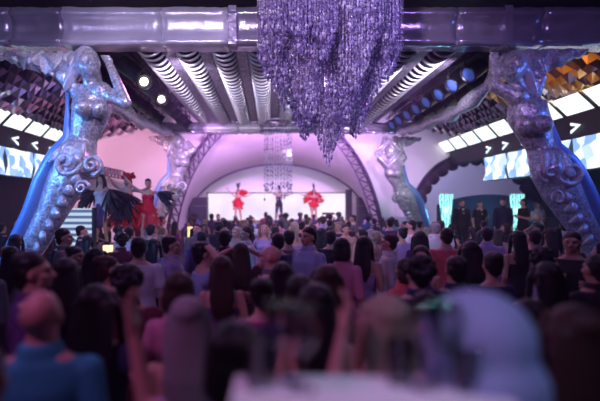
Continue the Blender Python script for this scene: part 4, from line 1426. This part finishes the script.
for u, d, H, pr, hd, hr, tp, sk, lb in (
        (462, 15.0, 1.78, 'm_shirt', 180, 'black', 'black', 0, 'man in black jacket facing out beside the first cyan lamp'),
        (480, 15.3, 1.74, 'm_tee', 185, 'black', 'black', 0, 'man in black tee standing on the lounge platform by the jacket man'),
        (503, 14.8, 1.82, 'm_shirt', 150, 'black', 'navy', 0, 'tall man in navy shirt before the second cyan lamp'),
        (523, 14.2, 1.80, 'm_tee', 90, 'brown', 'black', 0, 'man in black tee with bare arms in profile on the platform'),
        (538, 14.9, 1.70, 'f_bob', 170, 'brown', 'white', 2, 'woman in white shirt on the platform near the statue')):
    x, y = at(u, d, H)
    p = person(pr, x, y, .5, hd, H, hr, tp, sk, lb, 'lounge guests')
    del p['group']
    if 'jacket' in lb:
        MB().zloft([(1.12, 0, .118, .035, .01), (1.3, 0, .128, .045, .012), (1.45, 0, .07, .05, .012)], 10).build('shirt_front', CLO['white'], p)

# dark dressers along the left wall, barely seen
# ------------------------------------------------------------------ foreground table with glasses
struct(MB().box((0.6, -0.9, 0.27), (6.0, 4.3, 0.54)).build('floor_gallery', M['stage'], smooth=False))
TZ = 1.66
tx0, tx1 = P(236, 0, 1.16).x, P(482, 0, 1.16).x
t = empty('bar_table', ((tx0 + tx1) / 2, 0.93, 0.54))
tag(t, 'high white bar table blurred in the near foreground', 'table')
MB().box((0, 0, TZ - .56), (tx1 - tx0, .46, .04)).build('tabletop', M['whitetop'], t, False)
MB().tube([(0, 0, .03), (0, 0, TZ - .58)], .045).build('leg', M['chrome'], t)
MB().lathe([(.22, 0), (.22, .02), (.06, .05)]).build('base', M['chrome'], t)
wg_b = MB().lathe([(.002, .085), (.02, .088), (.036, .115), (.04, .15), (.033, .20), (.031, .20), (.038, .15), (.034, .116), (.018, .091), (.002, .089)], seg=20).mesh('bowl')
wg_s = MB().lathe([(.034, 0), (.034, .003), (.006, .008), (.004, .02), (.004, .08), (.008, .087)], seg=16).mesh('stem')
tum = MB().lathe([(.03, 0), (.036, .11), (.034, .11), (.028, .008), (.001, .008)], seg=20).mesh('tumbler')
spots = [(258, 1.09), (280, 1.11), (302, 1.07), (400, 1.11), (424, 1.08), (446, 1.11), (466, 1.07)]
for i, (u, y) in enumerate(spots):
    x = (u - CX) / F * y
    if i % 3 == 0:
        o = put('tumbler', tum, M['glass'], None, (x, y, TZ + .001))
        tag(o, 'clear tumbler on the white table, %s glass from the raised forearms' % ORD[i], 'glass', 'glasses on the white table')
    else:
        o = empty('wine_glass', (x, y, TZ + .001))
        tag(o, 'clear stemmed glass on the white table, %s glass from the raised forearms' % ORD[i], 'glass', 'glasses on the white table')
        put('bowl', wg_b, M['glass'], o)
        put('stem', wg_s, M['glass'], o)
lamp('SPOT', 'table_spot', (0.6, 0.2, 5.4), (0.2, 0.95, 1.6), 110, (0.78, 0.80, 1.0), 0.2, 14, 0.5)
